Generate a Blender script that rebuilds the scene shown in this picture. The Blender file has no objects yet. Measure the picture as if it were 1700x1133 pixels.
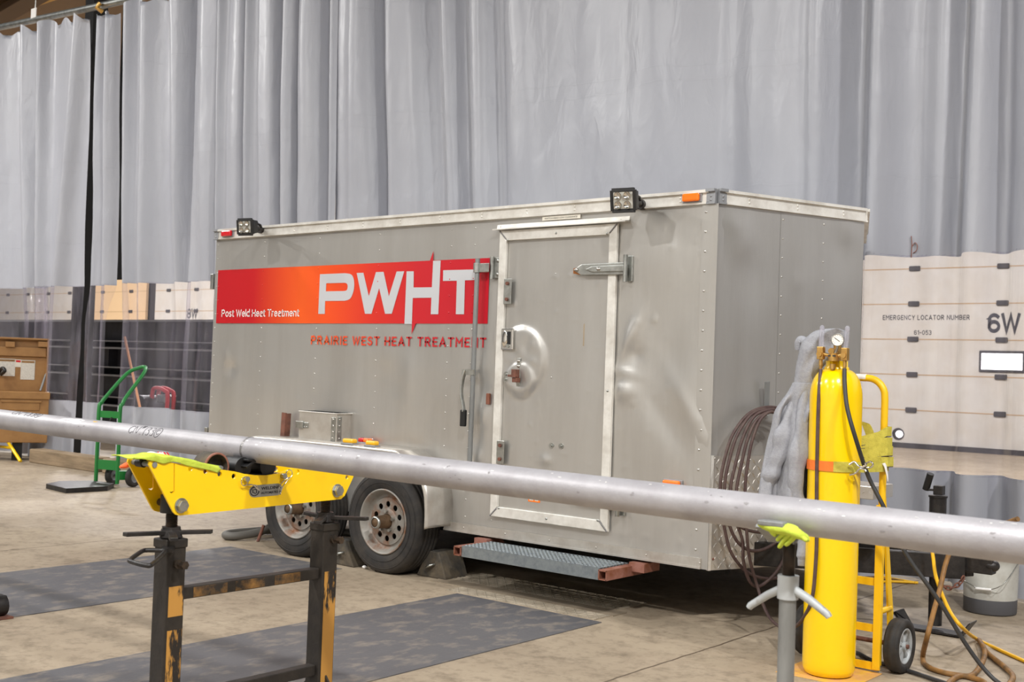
import bpy, bmesh, math, random
from mathutils import Vector, Matrix, noise
random.seed(7)
V = Vector
sc = bpy.context.scene
col = sc.collection

# ------------------------------------------------------------------ camera
FPX, PITCH, ROLL, PSI, CAMH = 1922.93, 0.0265, 0.0354, 0.685, 1.3404
_c, _s = math.cos(PSI), math.sin(PSI)
_fw, _rt, _up = V((-_s, _c, 0)), V((_c, _s, 0)), V((0, 0, 1))
FW = _fw*math.cos(PITCH) + _up*math.sin(PITCH)
_u2 = _up*math.cos(PITCH) - _fw*math.sin(PITCH)
RT = _rt*math.cos(ROLL) + _u2*math.sin(ROLL)
UP = _u2*math.cos(ROLL) - _rt*math.sin(ROLL)
CAM = V((0, 0, CAMH))
cam_data = bpy.data.cameras.new('camera')
cam = bpy.data.objects.new('camera', cam_data); col.objects.link(cam)
M = Matrix((RT, UP, -FW)).transposed().to_4x4(); M.translation = CAM
cam.matrix_world = M
cam_data.sensor_width = 36; cam_data.lens = FPX*36/1700
cam_data.clip_end = 200
cam_data.dof.use_dof = True; cam_data.dof.focus_distance = 5.6; cam_data.dof.aperture_fstop = 6.3
sc.camera = cam

# ------------------------------------------------------------------ world, lamps, exposure
world = bpy.data.worlds.new('World'); sc.world = world; world.use_nodes = True
bg = world.node_tree.nodes['Background']
bg.inputs[0].default_value = (0.95, 0.97, 1.0, 1); bg.inputs[1].default_value = 0.22

def lamp(name, loc, power, size, color=(1, 0.985, 0.955), rot=(0, 0, 0)):
    ld = bpy.data.lights.new(name, 'AREA'); ld.shape = 'DISK'; ld.size = size
    ld.energy = power; ld.color = color
    o = bpy.data.objects.new(name, ld); o.location = loc; o.rotation_euler = rot
    col.objects.link(o); return o
lamp('high_bay_and_fill_lamp', (-7.5, -2.9, 8.0), 1150, 0.55)          # the strongest: throws the pipe's shadow
for lx, ly, pw in ((-14.5, -2.5, 900), (-1.5, -2.9, 420), (6.5, -3.0, 350), (4.0, 3.2, 1100), (-11.5, 3.2, 420), (2.0, -1.0, 1700),  # lamps at positive x are added to brighten the trailer nose
                   (-7.0, -9.5, 500), (0.0, -9.5, 450), (-18.0, 1.5, 1700)):
    lamp('high_bay_and_fill_lamp', (lx, ly, 8.0), pw, 0.55)
for lx, ly in ((-40, 17), (-32, 17), (-24, 16), (-16, 16), (-8, 17), (-1, 17)):
    lamp('rear_hall_lamp', (lx, ly, 8.4), 2300 if lx < -20 else 1500, 0.8, (1, .98, .96))
sc.view_settings.view_transform = 'Standard'; sc.view_settings.look = 'None'
sc.view_settings.gamma = 1.0; sc.view_settings.use_curve_mapping = False
sc.view_settings.exposure = -0.92

# ------------------------------------------------------------------ helpers: points
def ray(u, v): return FW + RT*((u-850)/FPX) - UP*((v-566.5)/FPX)
def at(u, v, x=None, y=None, z=None, plane=None):
    """the point of the place seen at photo pixel (u,v) on a known plane of the place"""
    d = ray(u, v)
    if plane: P, n = V(plane[0]), V(plane[1])
    elif x is not None: P, n = V((x, 0, 0)), V((1, 0, 0))
    elif y is not None: P, n = V((0, y, 0)), V((0, 1, 0))
    else: P, n = V((0, 0, z or 0)), V((0, 0, 1))
    return CAM + d*((P-CAM).dot(n)/d.dot(n))
def lin(c):
    return tuple((x/255/12.92 if x/255 <= .04045 else ((x/255+.055)/1.055)**2.4) for x in c)
def lerp(a, b, t): return a+(b-a)*t
def smooth(a, b, x):
    t = max(0, min(1, (x-a)/(b-a))); return t*t*(3-2*t)

# ------------------------------------------------------------------ helpers: materials
MATS = {}
def mat(name, rgb, rough=.5, metal=0.0, var=0.0, vscale=4.0, rgb2=None, bump=0.0, bscale=30.0, stretch=(1, 1, 1), spec=None, coat=0.0,
        lo=.4, hi=.7, detail=6, roughvar=0.0, trans=0.0, alpha=1.0, emit=None):
    m = bpy.data.materials.new(name); m.use_nodes = True; nt = m.node_tree; b = nt.nodes['Principled BSDF']
    b.inputs['Roughness'].default_value = rough; b.inputs['Metallic'].default_value = metal
    if spec is not None: b.inputs['Specular IOR Level'].default_value = spec
    if coat: b.inputs['Coat Weight'].default_value = coat; b.inputs['Coat Roughness'].default_value = .15
    c1 = (*lin(rgb), 1); b.inputs['Base Color'].default_value = c1
    if trans: b.inputs['Transmission Weight'].default_value = trans
    if emit: b.inputs['Emission Color'].default_value = (*lin(rgb), 1); b.inputs['Emission Strength'].default_value = emit
    tc = nt.nodes.new('ShaderNodeTexCoord'); mp = nt.nodes.new('ShaderNodeMapping'); mp.inputs['Scale'].default_value = stretch
    nt.links.new(tc.outputs['Object'], mp.inputs[0])
    if rgb2 or var:
        n = nt.nodes.new('ShaderNodeTexNoise'); n.inputs['Scale'].default_value = vscale; n.inputs['Detail'].default_value = detail
        n.inputs['Roughness'].default_value = .65
        nt.links.new(mp.outputs[0], n.inputs['Vector'])
        r = nt.nodes.new('ShaderNodeValToRGB'); r.color_ramp.elements[0].position = lo; r.color_ramp.elements[1].position = hi
        r.color_ramp.elements[0].color = c1
        r.color_ramp.elements[1].color = (*lin(rgb2), 1) if rgb2 else tuple(x*(1-var) for x in c1[:3])+(1,)
        nt.links.new(n.outputs['Fac'], r.inputs[0]); nt.links.new(r.outputs[0], b.inputs['Base Color'])
        if roughvar:
            mr = nt.nodes.new('ShaderNodeMapRange'); mr.inputs[3].default_value = rough; mr.inputs[4].default_value = rough+roughvar
            nt.links.new(n.outputs['Fac'], mr.inputs[0]); nt.links.new(mr.outputs[0], b.inputs['Roughness'])
    if bump:
        n2 = nt.nodes.new('ShaderNodeTexNoise'); n2.inputs['Scale'].default_value = bscale; n2.inputs['Detail'].default_value = 5
        nt.links.new(mp.outputs[0], n2.inputs['Vector'])
        bp = nt.nodes.new('ShaderNodeBump'); bp.inputs['Strength'].default_value = bump; bp.inputs['Distance'].default_value = .01
        nt.links.new(n2.outputs['Fac'], bp.inputs['Height']); nt.links.new(bp.outputs[0], b.inputs['Normal'])
    MATS[name] = m; return m

mat('aluminium_skin', (197, 195, 191), .28, .66, rgb2=(185, 182, 177), vscale=3, bump=.05, bscale=160, stretch=(1, 1, .12), roughvar=.06)
mat('aluminium_trim', (238, 236, 230), .3, .3, rgb2=(204, 199, 190), vscale=6)
mat('aluminium_plate', (206, 202, 195), .3, .62, rgb2=(186, 179, 170), vscale=8)
mat('grey_cap', (150, 152, 156), .5, .4)
mat('rivet_metal', (190, 186, 180), .3, 1)
mat('zinc', (190, 192, 188), .38, 1, rgb2=(150, 150, 146), vscale=14)
mat('galvanised', (150, 157, 160), .5, .75, rgb2=(126, 134, 140), vscale=25, bump=.1, bscale=60)
mat('chrome', (225, 222, 216), .12, 1)
mat('rust', (122, 78, 62), .8, 0, rgb2=(86, 58, 50), vscale=22, bump=.3, bscale=80)
mat('rusty_primer', (150, 104, 92), .7, 0, rgb2=(120, 66, 36), vscale=10, bump=.2, bscale=60)
mat('black_steel', (34, 32, 32), .45, .3, rgb2=(58, 54, 52), vscale=14, bump=.15, bscale=60)
mat('black_plastic', (24, 24, 25), .45)
mat('underbody', (22, 21, 20), .8)
mat('rubber', (36, 34, 33), .75, rgb2=(60, 54, 48), vscale=9, bump=.1, bscale=50)
mat('chock_rubber', (60, 57, 53), .85, rgb2=(104, 92, 74), vscale=7, bump=.3, bscale=40)
mat('rim_paint', (142, 138, 131), .5, .25, rgb2=(124, 80, 48), vscale=8, lo=.47, hi=.68, bump=.1, bscale=60)
mat('hub_rust', (116, 92, 68), .6, .5, rgb2=(80, 62, 46), vscale=20)
mat('lens_clear', (205, 203, 195), .15, 0, rgb2=(150, 148, 140), vscale=40, coat=1)
mat('lens_red', (205, 20, 34), .25, 0, coat=.6)
mat('lens_amber', (255, 122, 0), .25, 0, coat=.6)
mat('lens_yellow', (250, 190, 20), .3, 0, coat=.6)
mat('vinyl_white', (236, 234, 232), .4)
mat('vinyl_silver', (194, 195, 199), .45)
mat('vinyl_red', (198, 30, 44), .35)
mat('label_white', (222, 216, 202), .5)
mat('ink_black', (30, 29, 32), .7)
mat('pipe_steel', (168, 166, 170), .42, .25, rgb2=(150, 147, 151), vscale=7, bump=.08, bscale=120, roughvar=.08)
mat('pipe_mark', (222, 220, 218), .35, .3)
mat('pipe_scuff', (138, 135, 137), .6)
mat('weld', (140, 138, 138), .4, .6, bump=.5, bscale=90)
mat('marker_ink', (52, 52, 56), .6)
mat('yellow_paint', (252, 206, 4), .36, 0, rgb2=(240, 190, 6), vscale=5, lo=.55, hi=.85, coat=.15)
mat('cylinder_yellow', (249, 205, 0), .2, 0, rgb2=(236, 190, 0), vscale=4, lo=.55, hi=.9, coat=.3)
mat('toe_worn', (206, 156, 96), .6, 0, rgb2=(214, 170, 60), vscale=12, lo=.45, hi=.65)
mat('cart_yellow', (240, 190, 20), .45, 0, rgb2=(206, 140, 24), vscale=8, lo=.58, hi=.8)
mat('worn_stand', (38, 34, 31), .55, .1, rgb2=(52, 46, 40), vscale=12, bump=.15, bscale=60)
mat('screw_steel', (62, 56, 50), .5, .6, rgb2=(92, 76, 62), vscale=30)
mat('glove_lime', (192, 208, 70), .85, rgb2=(170, 186, 56), vscale=12, bump=.3, bscale=120)
mat('cloth_white', (226, 222, 220), .85, bump=.3, bscale=90)
mat('cloth_orange', (250, 110, 60), .7)
mat('cast_grey', (176, 180, 182), .55, .2, rgb2=(120, 104, 94), vscale=16, lo=.56, hi=.72, bump=.2, bscale=60)
mat('dark_tube', (146, 148, 148), .5, .5, rgb2=(116, 117, 116), vscale=12, stretch=(1, 1, .2))
mat('brass', (214, 172, 100), .34, .75, rgb2=(186, 142, 76), vscale=30)
mat('gauge_face', (236, 232, 226), .4)
mat('hose_maroon', (74, 54, 52), .6, rgb2=(92, 74, 68), vscale=20)
mat('hose_black', (48, 47, 47), .55)
mat('hose_grey', (98, 95, 90), .6)
mat('cord_yellow', (232, 178, 24), .5)
mat('cord_brown', (150, 108, 56), .6, rgb2=(96, 72, 44), vscale=14)
mat('webbing', (200, 188, 76), .8, rgb2=(176, 164, 60), vscale=40, bump=.3, bscale=200)
mat('webbing_orange', (240, 120, 40), .7, bump=.2, bscale=200)
mat('hoodie', (160, 161, 167), .95, rgb2=(146, 147, 154), vscale=60, bump=.35, bscale=220)
mat('bucket_white', (200, 200, 194), .5, rgb2=(170, 166, 156), vscale=5)
mat('bucket_dark', (88, 88, 92), .6)
mat('green_paint', (30, 120, 52), .4, rgb2=(150, 70, 40), vscale=6, lo=.66, hi=.72)
mat('box_brown', (158, 116, 66), .5, rgb2=(138, 98, 54), vscale=5)
mat('paper', (214, 210, 200), .7, rgb2=(190, 186, 178), vscale=60)
mat('timber', (150, 130, 104), .85, rgb2=(110, 94, 74), vscale=7, stretch=(.25, 2, 2), bump=.2, bscale=30)
mat('beam_dark', (70, 70, 75), .5, .4, rgb2=(58, 56, 58), vscale=5, bump=.1, bscale=30)
mat('beam_edge', (170, 170, 172), .4, .6)
mat('door_white', (214, 210, 203), .6, rgb2=(204, 196, 184), vscale=1.2)
mat('door_tan', (222, 190, 150), .7)
mat('door_frame', (54, 52, 54), .6)
mat('daylight_pane', (255, 255, 255), .4, emit=6.0)
mat('stencil_ink', (58, 58, 64), .8)
mat('door_seam', (190, 160, 124), .8)
mat('dark_wall', (40, 39, 41), .8)
mat('wall_paint', (226, 224, 220), .7)
mat('roof_tan', (120, 98, 76), .8)
mat('girder_brown', (92, 68, 44), .7)
mat('girder_gold', (206, 164, 88), .7, rgb2=(180, 136, 66), vscale=2, stretch=(.3, 3, 3))
mat('machine_red', (190, 40, 52), .5)
mat('wood_handle', (206, 140, 90), .6)
mat('stain_rust', (150, 92, 40), .8)
mat('concrete_strip', (150, 136, 116), .9, rgb2=(128, 114, 96), vscale=6)
mat('tread_steel', (178, 166, 148), .55, .1, rgb2=(140, 128, 110), vscale=6)

def nodes_of(m): return m.node_tree, m.node_tree.nodes['Principled BSDF']

# concrete floor: mottled, dusty, two construction joints
def make_floor_mat():
    m = bpy.data.materials.new('concrete_floor'); m.use_nodes = True; nt, b = nodes_of(m); N = nt.nodes.new; L = nt.links.new
    tc = N('ShaderNodeTexCoord')
    n1 = N('ShaderNodeTexNoise'); n1.inputs['Scale'].default_value = 1.1; n1.inputs['Detail'].default_value = 9; n1.inputs['Roughness'].default_value = .62
    n2 = N('ShaderNodeTexNoise'); n2.inputs['Scale'].default_value = 15; n2.inputs['Detail'].default_value = 9; n2.inputs['Roughness'].default_value = .7
    n3 = N('ShaderNodeTexNoise'); n3.inputs['Scale'].default_value = 3.2; n3.inputs['Detail'].default_value = 10; n3.inputs['Roughness'].default_value = .75
    for n in (n1, n2, n3): L(tc.outputs['Object'], n.inputs['Vector'])
    r1 = N('ShaderNodeValToRGB'); e = r1.color_ramp.elements
    e[0].position = .3; e[0].color = (*lin((146, 131, 112)), 1); e[1].position = .72; e[1].color = (*lin((174, 159, 138)), 1)
    L(n1.outputs['Fac'], r1.inputs[0])
    r2 = N('ShaderNodeValToRGB'); e = r2.color_ramp.elements
    e[0].position = .36; e[0].color = (.62, .61, .6, 1); e[1].position = .52; e[1].color = (1, 1, 1, 1); L(n2.outputs['Fac'], r2.inputs[0])
    r3 = N('ShaderNodeValToRGB'); e = r3.color_ramp.elements
    e[0].position = .3; e[0].color = (.5, .48, .46, 1); e[1].position = .47; e[1].color = (1, 1, 1, 1); L(n3.outputs['Fac'], r3.inputs[0])
    mx = N('ShaderNodeMixRGB'); mx.blend_type = 'MULTIPLY'; mx.inputs[0].default_value = .75; L(r1.outputs[0], mx.inputs[1]); L(r2.outputs[0], mx.inputs[2])
    mx2 = N('ShaderNodeMixRGB'); mx2.blend_type = 'MULTIPLY'; mx2.inputs[0].default_value = .7; L(mx.outputs[0], mx2.inputs[1]); L(r3.outputs[0], mx2.inputs[2])
    # joints (wobbling a little) at x=-7.65, -2.87 ...
    sp = N('ShaderNodeSeparateXYZ'); L(tc.outputs['Object'], sp.inputs[0])
    wob = N('ShaderNodeTexNoise'); wob.inputs['Scale'].default_value = 6; wob.inputs['Detail'].default_value = 6; L(tc.outputs['Object'], wob.inputs['Vector'])
    a = N('ShaderNodeMath'); a.operation = 'MULTIPLY_ADD'; L(wob.outputs['Fac'], a.inputs[0]); a.inputs[1].default_value = .03; L(sp.outputs['X'], a.inputs[2])
    s = N('ShaderNodeMath'); s.operation = 'ADD'; L(a.outputs[0], s.inputs[0]); s.inputs[1].default_value = 7.65+47.8-15-.015
    q = N('ShaderNodeMath'); q.operation = 'PINGPONG'; L(s.outputs[0], q.inputs[0]); q.inputs[1].default_value = 2.39
    lt = N('ShaderNodeMath'); lt.operation = 'LESS_THAN'; L(q.outputs[0], lt.inputs[0]); lt.inputs[1].default_value = .006
    mx3 = N('ShaderNodeMixRGB'); mx3.inputs[2].default_value = (*lin((96, 82, 68)), 1); L(lt.outputs[0], mx3.inputs[0]); L(mx2.outputs[0], mx3.inputs[1])
    L(mx3.outputs[0], b.inputs['Base Color'])
    b.inputs['Roughness'].default_value = .62; b.inputs['Specular IOR Level'].default_value = .35
    bp = N('ShaderNodeBump'); bp.inputs['Strength'].default_value = .25; bp.inputs['Distance'].default_value = .004
    L(n2.outputs['Fac'], bp.inputs['Height']); L(bp.outputs[0], b.inputs['Normal'])
    MATS['concrete_floor'] = m
make_floor_mat()

# dark worn steel floor plates
def make_plate_mat():
    m = mat('plate_steel', (97, 96, 99), .45, .2, rgb2=(160, 148, 133), vscale=5.5, lo=.5, hi=.8, bump=.1, bscale=40, stretch=(1.6, .9, 1), detail=10, roughvar=.2)
make_plate_mat()

def make_banner_mat():
    m = bpy.data.materials.new('banner_gradient'); m.use_nodes = True; nt, b = nodes_of(m); N = nt.nodes.new; L = nt.links.new
    tc = N('ShaderNodeTexCoord'); sp = N('ShaderNodeSeparateXYZ'); L(tc.outputs['Object'], sp.inputs[0])
    mr = N('ShaderNodeMapRange'); mr.inputs[1].default_value = -7.51+5.3; mr.inputs[2].default_value = -4.72+5.3; L(sp.outputs['X'], mr.inputs[0])
    r = N('ShaderNodeValToRGB'); e = r.color_ramp.elements
    e[0].position = 0; e[0].color = (*lin((186, 18, 30)), 1); e[1].position = 1; e[1].color = (*lin((190, 22, 40)), 1)
    for p_, c_ in ((.16, (190, 20, 28)), (.36, (238, 92, 28)), (.45, (240, 84, 30)), (.62, (216, 50, 36)), (.78, (198, 32, 42))):
        x = e.new(p_); x.color = (*lin(c_), 1)
    L(mr.outputs[0], r.inputs[0]); L(r.outputs[0], b.inputs['Base Color']); b.inputs['Roughness'].default_value = .3
    MATS['banner_gradient'] = m
    m2 = m.copy(); m2.name = 'tagline_gradient'
    MATS['tagline_gradient'] = m2
    e = [n for n in m2.node_tree.nodes if n.type == 'VALTORGB'][0].color_ramp.elements
    for x in e: x.color = (*lin((236, 88, 36)), 1) if x.position < .5 else ((*lin((222, 66, 40)), 1) if x.position < .7 else (*lin((196, 36, 46)), 1))
make_banner_mat()

# worn stand faces: yellow paint chipped on black steel
mat('worn_yellow', (184, 134, 62), .55, 0, rgb2=(36, 31, 28), vscale=7, lo=.53, hi=.57, detail=9, stretch=(1, 1.6, .4))
mat('worn_band', (150, 108, 52), .6, 0, rgb2=(40, 35, 31), vscale=6, lo=.4, hi=.6, detail=9)

# curtain vinyls
def make_vinyl():
    m = bpy.data.materials.new('grey_vinyl'); m.use_nodes = True; nt, b = nodes_of(m); N = nt.nodes.new; L = nt.links.new
    tc = N('ShaderNodeTexCoord'); sp = N('ShaderNodeSeparateXYZ'); L(tc.outputs['Object'], sp.inputs[0])
    n1 = N('ShaderNodeTexNoise'); n1.inputs['Scale'].default_value = 1.6; n1.inputs['Detail'].default_value = 5
    mp = N('ShaderNodeMapping'); mp.inputs['Scale'].default_value = (1.6, 1.6, .35); L(tc.outputs['Object'], mp.inputs[0]); L(mp.outputs[0], n1.inputs['Vector'])
    r = N('ShaderNodeValToRGB'); e = r.color_ramp.elements
    e[0].position = .3; e[0].color = (*lin((164, 166, 175)), 1); e[1].position = .75; e[1].color = (*lin((174, 176, 184)), 1); L(n1.outputs['Fac'], r.inputs[0])
    L(r.outputs[0], b.inputs['Base Color']); b.inputs['Roughness'].default_value = .36
    # wrinkles: thin creased ridges plus two horizontal weld seams
    v1 = N('ShaderNodeTexNoise'); v1.inputs['Scale'].default_value = 4.5; v1.inputs['Detail'].default_value = 3; v1.inputs['Distortion'].default_value = .6
    mp2 = N('ShaderNodeMapping'); mp2.inputs['Scale'].default_value = (1.4, 1.4, .55); mp2.inputs['Rotation'].default_value = (0, .5, 0)
    L(tc.outputs['Object'], mp2.inputs[0]); L(mp2.outputs[0], v1.inputs['Vector'])
    hsum = N('ShaderNodeMath'); hsum.operation = 'MULTIPLY'; L(v1.outputs['Fac'], hsum.inputs[0]); hsum.inputs[1].default_value = .6
    last = hsum
    for zz in (2.79, 3.7, 3.82, 4.9):
        d = N('ShaderNodeMath'); d.operation = 'MULTIPLY_ADD'; L(n1.outputs['Fac'], d.inputs[0]); d.inputs[1].default_value = .12; L(sp.outputs['Z'], d.inputs[2])
        c = N('ShaderNodeMath'); c.operation = 'COMPARE'; L(d.outputs[0], c.inputs[0]); c.inputs[1].default_value = zz+.06; c.inputs[2].default_value = .007
        a = N('ShaderNodeMath'); a.operation = 'MULTIPLY_ADD'; L(c.outputs[0], a.inputs[0]); a.inputs[1].default_value = .35; L(last.outputs[0], a.inputs[2]); last = a
    bp = N('ShaderNodeBump'); bp.inputs['Strength'].default_value = .55; bp.inputs['Distance'].default_value = .03
    L(last.outputs[0], bp.inputs['Height']); L(bp.outputs[0], b.inputs['Normal'])
    MATS['grey_vinyl'] = m
    m = bpy.data.materials.new('clear_vinyl'); m.use_nodes = True; nt = m.node_tree; N = nt.nodes.new; L = nt.links.new
    nt.nodes.remove(nt.nodes['Principled BSDF']); out = nt.nodes['Material Output']
    tr = N('ShaderNodeBsdfTransparent'); tr.inputs[0].default_value = (.95, .94, .97, 1)
    df = N('ShaderNodeBsdfDiffuse'); df.inputs[0].default_value = (*lin((214, 208, 226)), 1)
    gl = N('ShaderNodeBsdfGlossy'); gl.inputs['Roughness'].default_value = .05
    lw = N('ShaderNodeLayerWeight'); lw.inputs[0].default_value = .22
    n = N('ShaderNodeTexNoise'); n.inputs['Scale'].default_value = 3; n.inputs['Detail'].default_value = 6
    tc = N('ShaderNodeTexCoord'); mp = N('ShaderNodeMapping'); mp.inputs['Scale'].default_value = (2.5, 2.5, .5); L(tc.outputs['Object'], mp.inputs[0]); L(mp.outputs[0], n.inputs['Vector'])
    bp = N('ShaderNodeBump'); bp.inputs['Strength'].default_value = .8; bp.inputs['Distance'].default_value = .02; L(n.outputs['Fac'], bp.inputs['Height']); L(bp.outputs[0], gl.inputs['Normal'])
    mr = N('ShaderNodeMapRange'); mr.inputs[1].default_value = .35; mr.inputs[2].default_value = .75; mr.inputs[3].default_value = .04; mr.inputs[4].default_value = .16; L(n.outputs['Fac'], mr.inputs[0])
    m1 = N('ShaderNodeMixShader'); L(mr.outputs[0], m1.inputs[0]); L(tr.outputs[0], m1.inputs[1]); L(df.outputs[0], m1.inputs[2])
    m2 = N('ShaderNodeMixShader'); fm = N('ShaderNodeMath'); fm.operation = 'MULTIPLY'; fm.inputs[1].default_value = .32; L(lw.outputs['Facing'], fm.inputs[0])
    fa = N('ShaderNodeMath'); fa.operation = 'ADD'; fa.inputs[1].default_value = .03; L(fm.outputs[0], fa.inputs[0])
    L(fa.outputs[0], m2.inputs[0]); L(m1.outputs[0], m2.inputs[1]); L(gl.outputs[0], m2.inputs[2])
    L(m2.outputs[0], out.inputs[0])
    MATS['clear_vinyl'] = m
make_vinyl()

def make_clear_tube():
    m = bpy.data.materials.new('clear_tube'); m.use_nodes = True; b = m.node_tree.nodes['Principled BSDF']
    b.inputs['Base Color'].default_value = (.55, .54, .62, 1); b.inputs['Roughness'].default_value = .06; b.inputs['Alpha'].default_value = .35
    MATS['clear_tube'] = m
make_clear_tube()

# ------------------------------------------------------------------ helpers: meshes
def world_loc(o):
    p = V((0, 0, 0))
    while o is not None: p = p+o.location; o = o.parent
    return p
def frame(axis):
    a = V(axis).normalized(); t = V((0, 0, 1)) if abs(a.z) < .9 else V((1, 0, 0))
    e1 = t.cross(a).normalized(); return e1, a.cross(e1), a
def catmull(pts, k=8, closed=False):
    pts = [V(p) for p in pts]; n = len(pts); out = []
    rng = n if closed else n-1
    for i in range(rng):
        if closed: p0, p1, p2, p3 = pts[i-1], pts[i], pts[(i+1) % n], pts[(i+2) % n]
        else: p0, p1, p2, p3 = pts[max(i-1, 0)], pts[i], pts[i+1], pts[min(i+2, n-1)]
        for j in range(k):
            t = j/k
            out.append(.5*((2*p1)+(p2-p0)*t+(2*p0-5*p1+4*p2-p3)*t*t+(3*p1-p0-3*p2+p3)*t**3))
    if not closed: out.append(pts[-1])
    return out

class MB:
    def __init__(s): s.v = []; s.f = []; s.sm = []; s.mi = []; s.cur = 0
    def add(s, vs, fs, smooth_=False):
        o = len(s.v); s.v += [V(x) for x in vs]
        for f in fs: s.f.append([i+o for i in f]); s.sm.append(smooth_); s.mi.append(s.cur)
    def box(s, c, size, R=None):
        c = V(c); h = [x/2 for x in size]; vs = []
        for x in (-1, 1):
            for y in (-1, 1):
                for z in (-1, 1):
                    d = V((x*h[0], y*h[1], z*h[2])); vs.append(c+(R @ d if R else d))
        s.add(vs, [(0, 1, 3, 2), (4, 6, 7, 5), (0, 4, 5, 1), (2, 3, 7, 6), (0, 2, 6, 4), (1, 5, 7, 3)]); return s
    def bar(s, p0, p1, w, h, up=(0, 0, 1)):
        p0, p1 = V(p0), V(p1); a = (p1-p0).normalized(); e = V(up).cross(a)
        if e.length < 1e-4: e = V((1, 0, 0)).cross(a)
        e.normalize(); n = a.cross(e); vs = []
        for p in (p0, p1):
            for x, y in ((-1, -1), (1, -1), (1, 1), (-1, 1)): vs.append(p+e*(x*w/2)+n*(y*h/2))
        s.add(vs, [(3, 2, 1, 0), (4, 5, 6, 7), (0, 1, 5, 4), (1, 2, 6, 5), (2, 3, 7, 6), (3, 0, 4, 7)]); return s
    def cyl(s, p0, p1, r0, r1=None, n=24, caps=True, smooth_=True):
        r1 = r0 if r1 is None else r1; p0, p1 = V(p0), V(p1); e1, e2, a = frame(p1-p0); vs = []
        for p, r in ((p0, r0), (p1, r1)):
            for i in range(n):
                t = 2*math.pi*i/n; vs.append(p+e1*(r*math.cos(t))+e2*(r*math.sin(t)))
        s.add(vs, [(i, (i+1) % n, n+(i+1) % n, n+i) for i in range(n)], smooth_)
        if caps:
            s.add(vs[:n], [tuple(range(n-1, -1, -1))]); s.add(vs[n:], [tuple(range(n))])
        return s
    def tube(s, path, r, n=10, closed=False, caps=True, flat=1.0):
        path = [V(p) for p in path]; m = len(path); vs = []; e1 = None
        for i, p in enumerate(path):
            if closed: t = path[(i+1) % m]-path[i-1]
            else: t = path[min(i+1, m-1)]-path[max(i-1, 0)]
            t.normalize()
            if e1 is None: e1 = frame(t)[0]
            else:
                e1 = e1-t*e1.dot(t)
                e1 = e1.normalized() if e1.length > 1e-6 else frame(t)[0]
            e2 = t.cross(e1); rr = r(i/(m-1)) if callable(r) else r
            for j in range(n):
                a = 2*math.pi*j/n; vs.append(p+e1*(rr*math.cos(a))+e2*(rr*flat*math.sin(a)))
        fs = []
        for i in range(m if closed else m-1):
            for j in range(n):
                a, b = i*n, ((i+1) % m)*n; fs.append((a+j, a+(j+1) % n, b+(j+1) % n, b+j))
        s.add(vs, fs, True)
        if caps and not closed:
            s.add(vs[:n], [tuple(range(n-1, -1, -1))]); s.add(vs[-n:], [tuple(range(n))])
        return s
    def lathe(s, prof, o, axis, n=40, closed=False, smooth_=True):
        e1, e2, a = frame(axis); o = V(o); vs = []; m = len(prof)
        for r, h in prof:
            for j in range(n):
                t = 2*math.pi*j/n; vs.append(o+a*h+e1*(r*math.cos(t))+e2*(r*math.sin(t)))
        fs = []
        for i in range(m if closed else m-1):
            for j in range(n):
                p, q = i*n, ((i+1) % m)*n; fs.append((p+j, p+(j+1) % n, q+(j+1) % n, q+j))
        s.add(vs, fs, smooth_); return s
    def prism(s, poly, vec):
        poly = [V(p) for p in poly]; vec = V(vec); n = len(poly)
        s.add(poly+[p+vec for p in poly], [tuple(range(n-1, -1, -1)), tuple(range(n, 2*n))]+[(i, (i+1) % n, n+(i+1) % n, n+i) for i in range(n)]); return s
    def sphere(s, c, r, sc_=(1, 1, 1), n=16, m=10, R=None):
        c = V(c); vs = []; fs = []
        for i in range(m+1):
            ph = math.pi*i/m
            for j in range(n):
                t = 2*math.pi*j/n; d = V((r*sc_[0]*math.sin(ph)*math.cos(t), r*sc_[1]*math.sin(ph)*math.sin(t), r*sc_[2]*math.cos(ph)))
                vs.append(c+(R @ d if R else d))
        for i in range(m):
            for j in range(n): fs.append((i*n+j, (i+1)*n+j, (i+1)*n+(j+1) % n, i*n+(j+1) % n))
        s.add(vs, fs, True); return s
    def dome(s, c, nrm, r, h=None, n=8):
        e1, e2, a = frame(nrm); c = V(c); h = h or r*.6; vs = []
        for rr, hh in ((1, 0), (.8, .6), (.35, 1)):
            for j in range(n):
                t = 2*math.pi*j/n; vs.append(c+a*(h*hh)+e1*(r*rr*math.cos(t))+e2*(r*rr*math.sin(t)))
        s.add(vs, [(i*n+j, i*n+(j+1) % n, (i+1)*n+(j+1) % n, (i+1)*n+j) for i in range(2) for j in range(n)]+[tuple(range(2*n, 3*n))], True); return s
    def grid(s, fn, nu, nv, smooth_=True):
        vs = [fn(i/nu, j/nv) for j in range(nv+1) for i in range(nu+1)]
        s.add(vs, [(j*(nu+1)+i, j*(nu+1)+i+1, (j+1)*(nu+1)+i+1, (j+1)*(nu+1)+i) for j in range(nv) for i in range(nu)], smooth_); return s
    def mapped(s, data, O, ex, ey, ez):
        vs, fs = data; O, ex, ey, ez = V(O), V(ex), V(ey), V(ez)
        s.add([O+ex*x+ey*y+ez*z for x, y, z in vs], fs); return s
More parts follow.
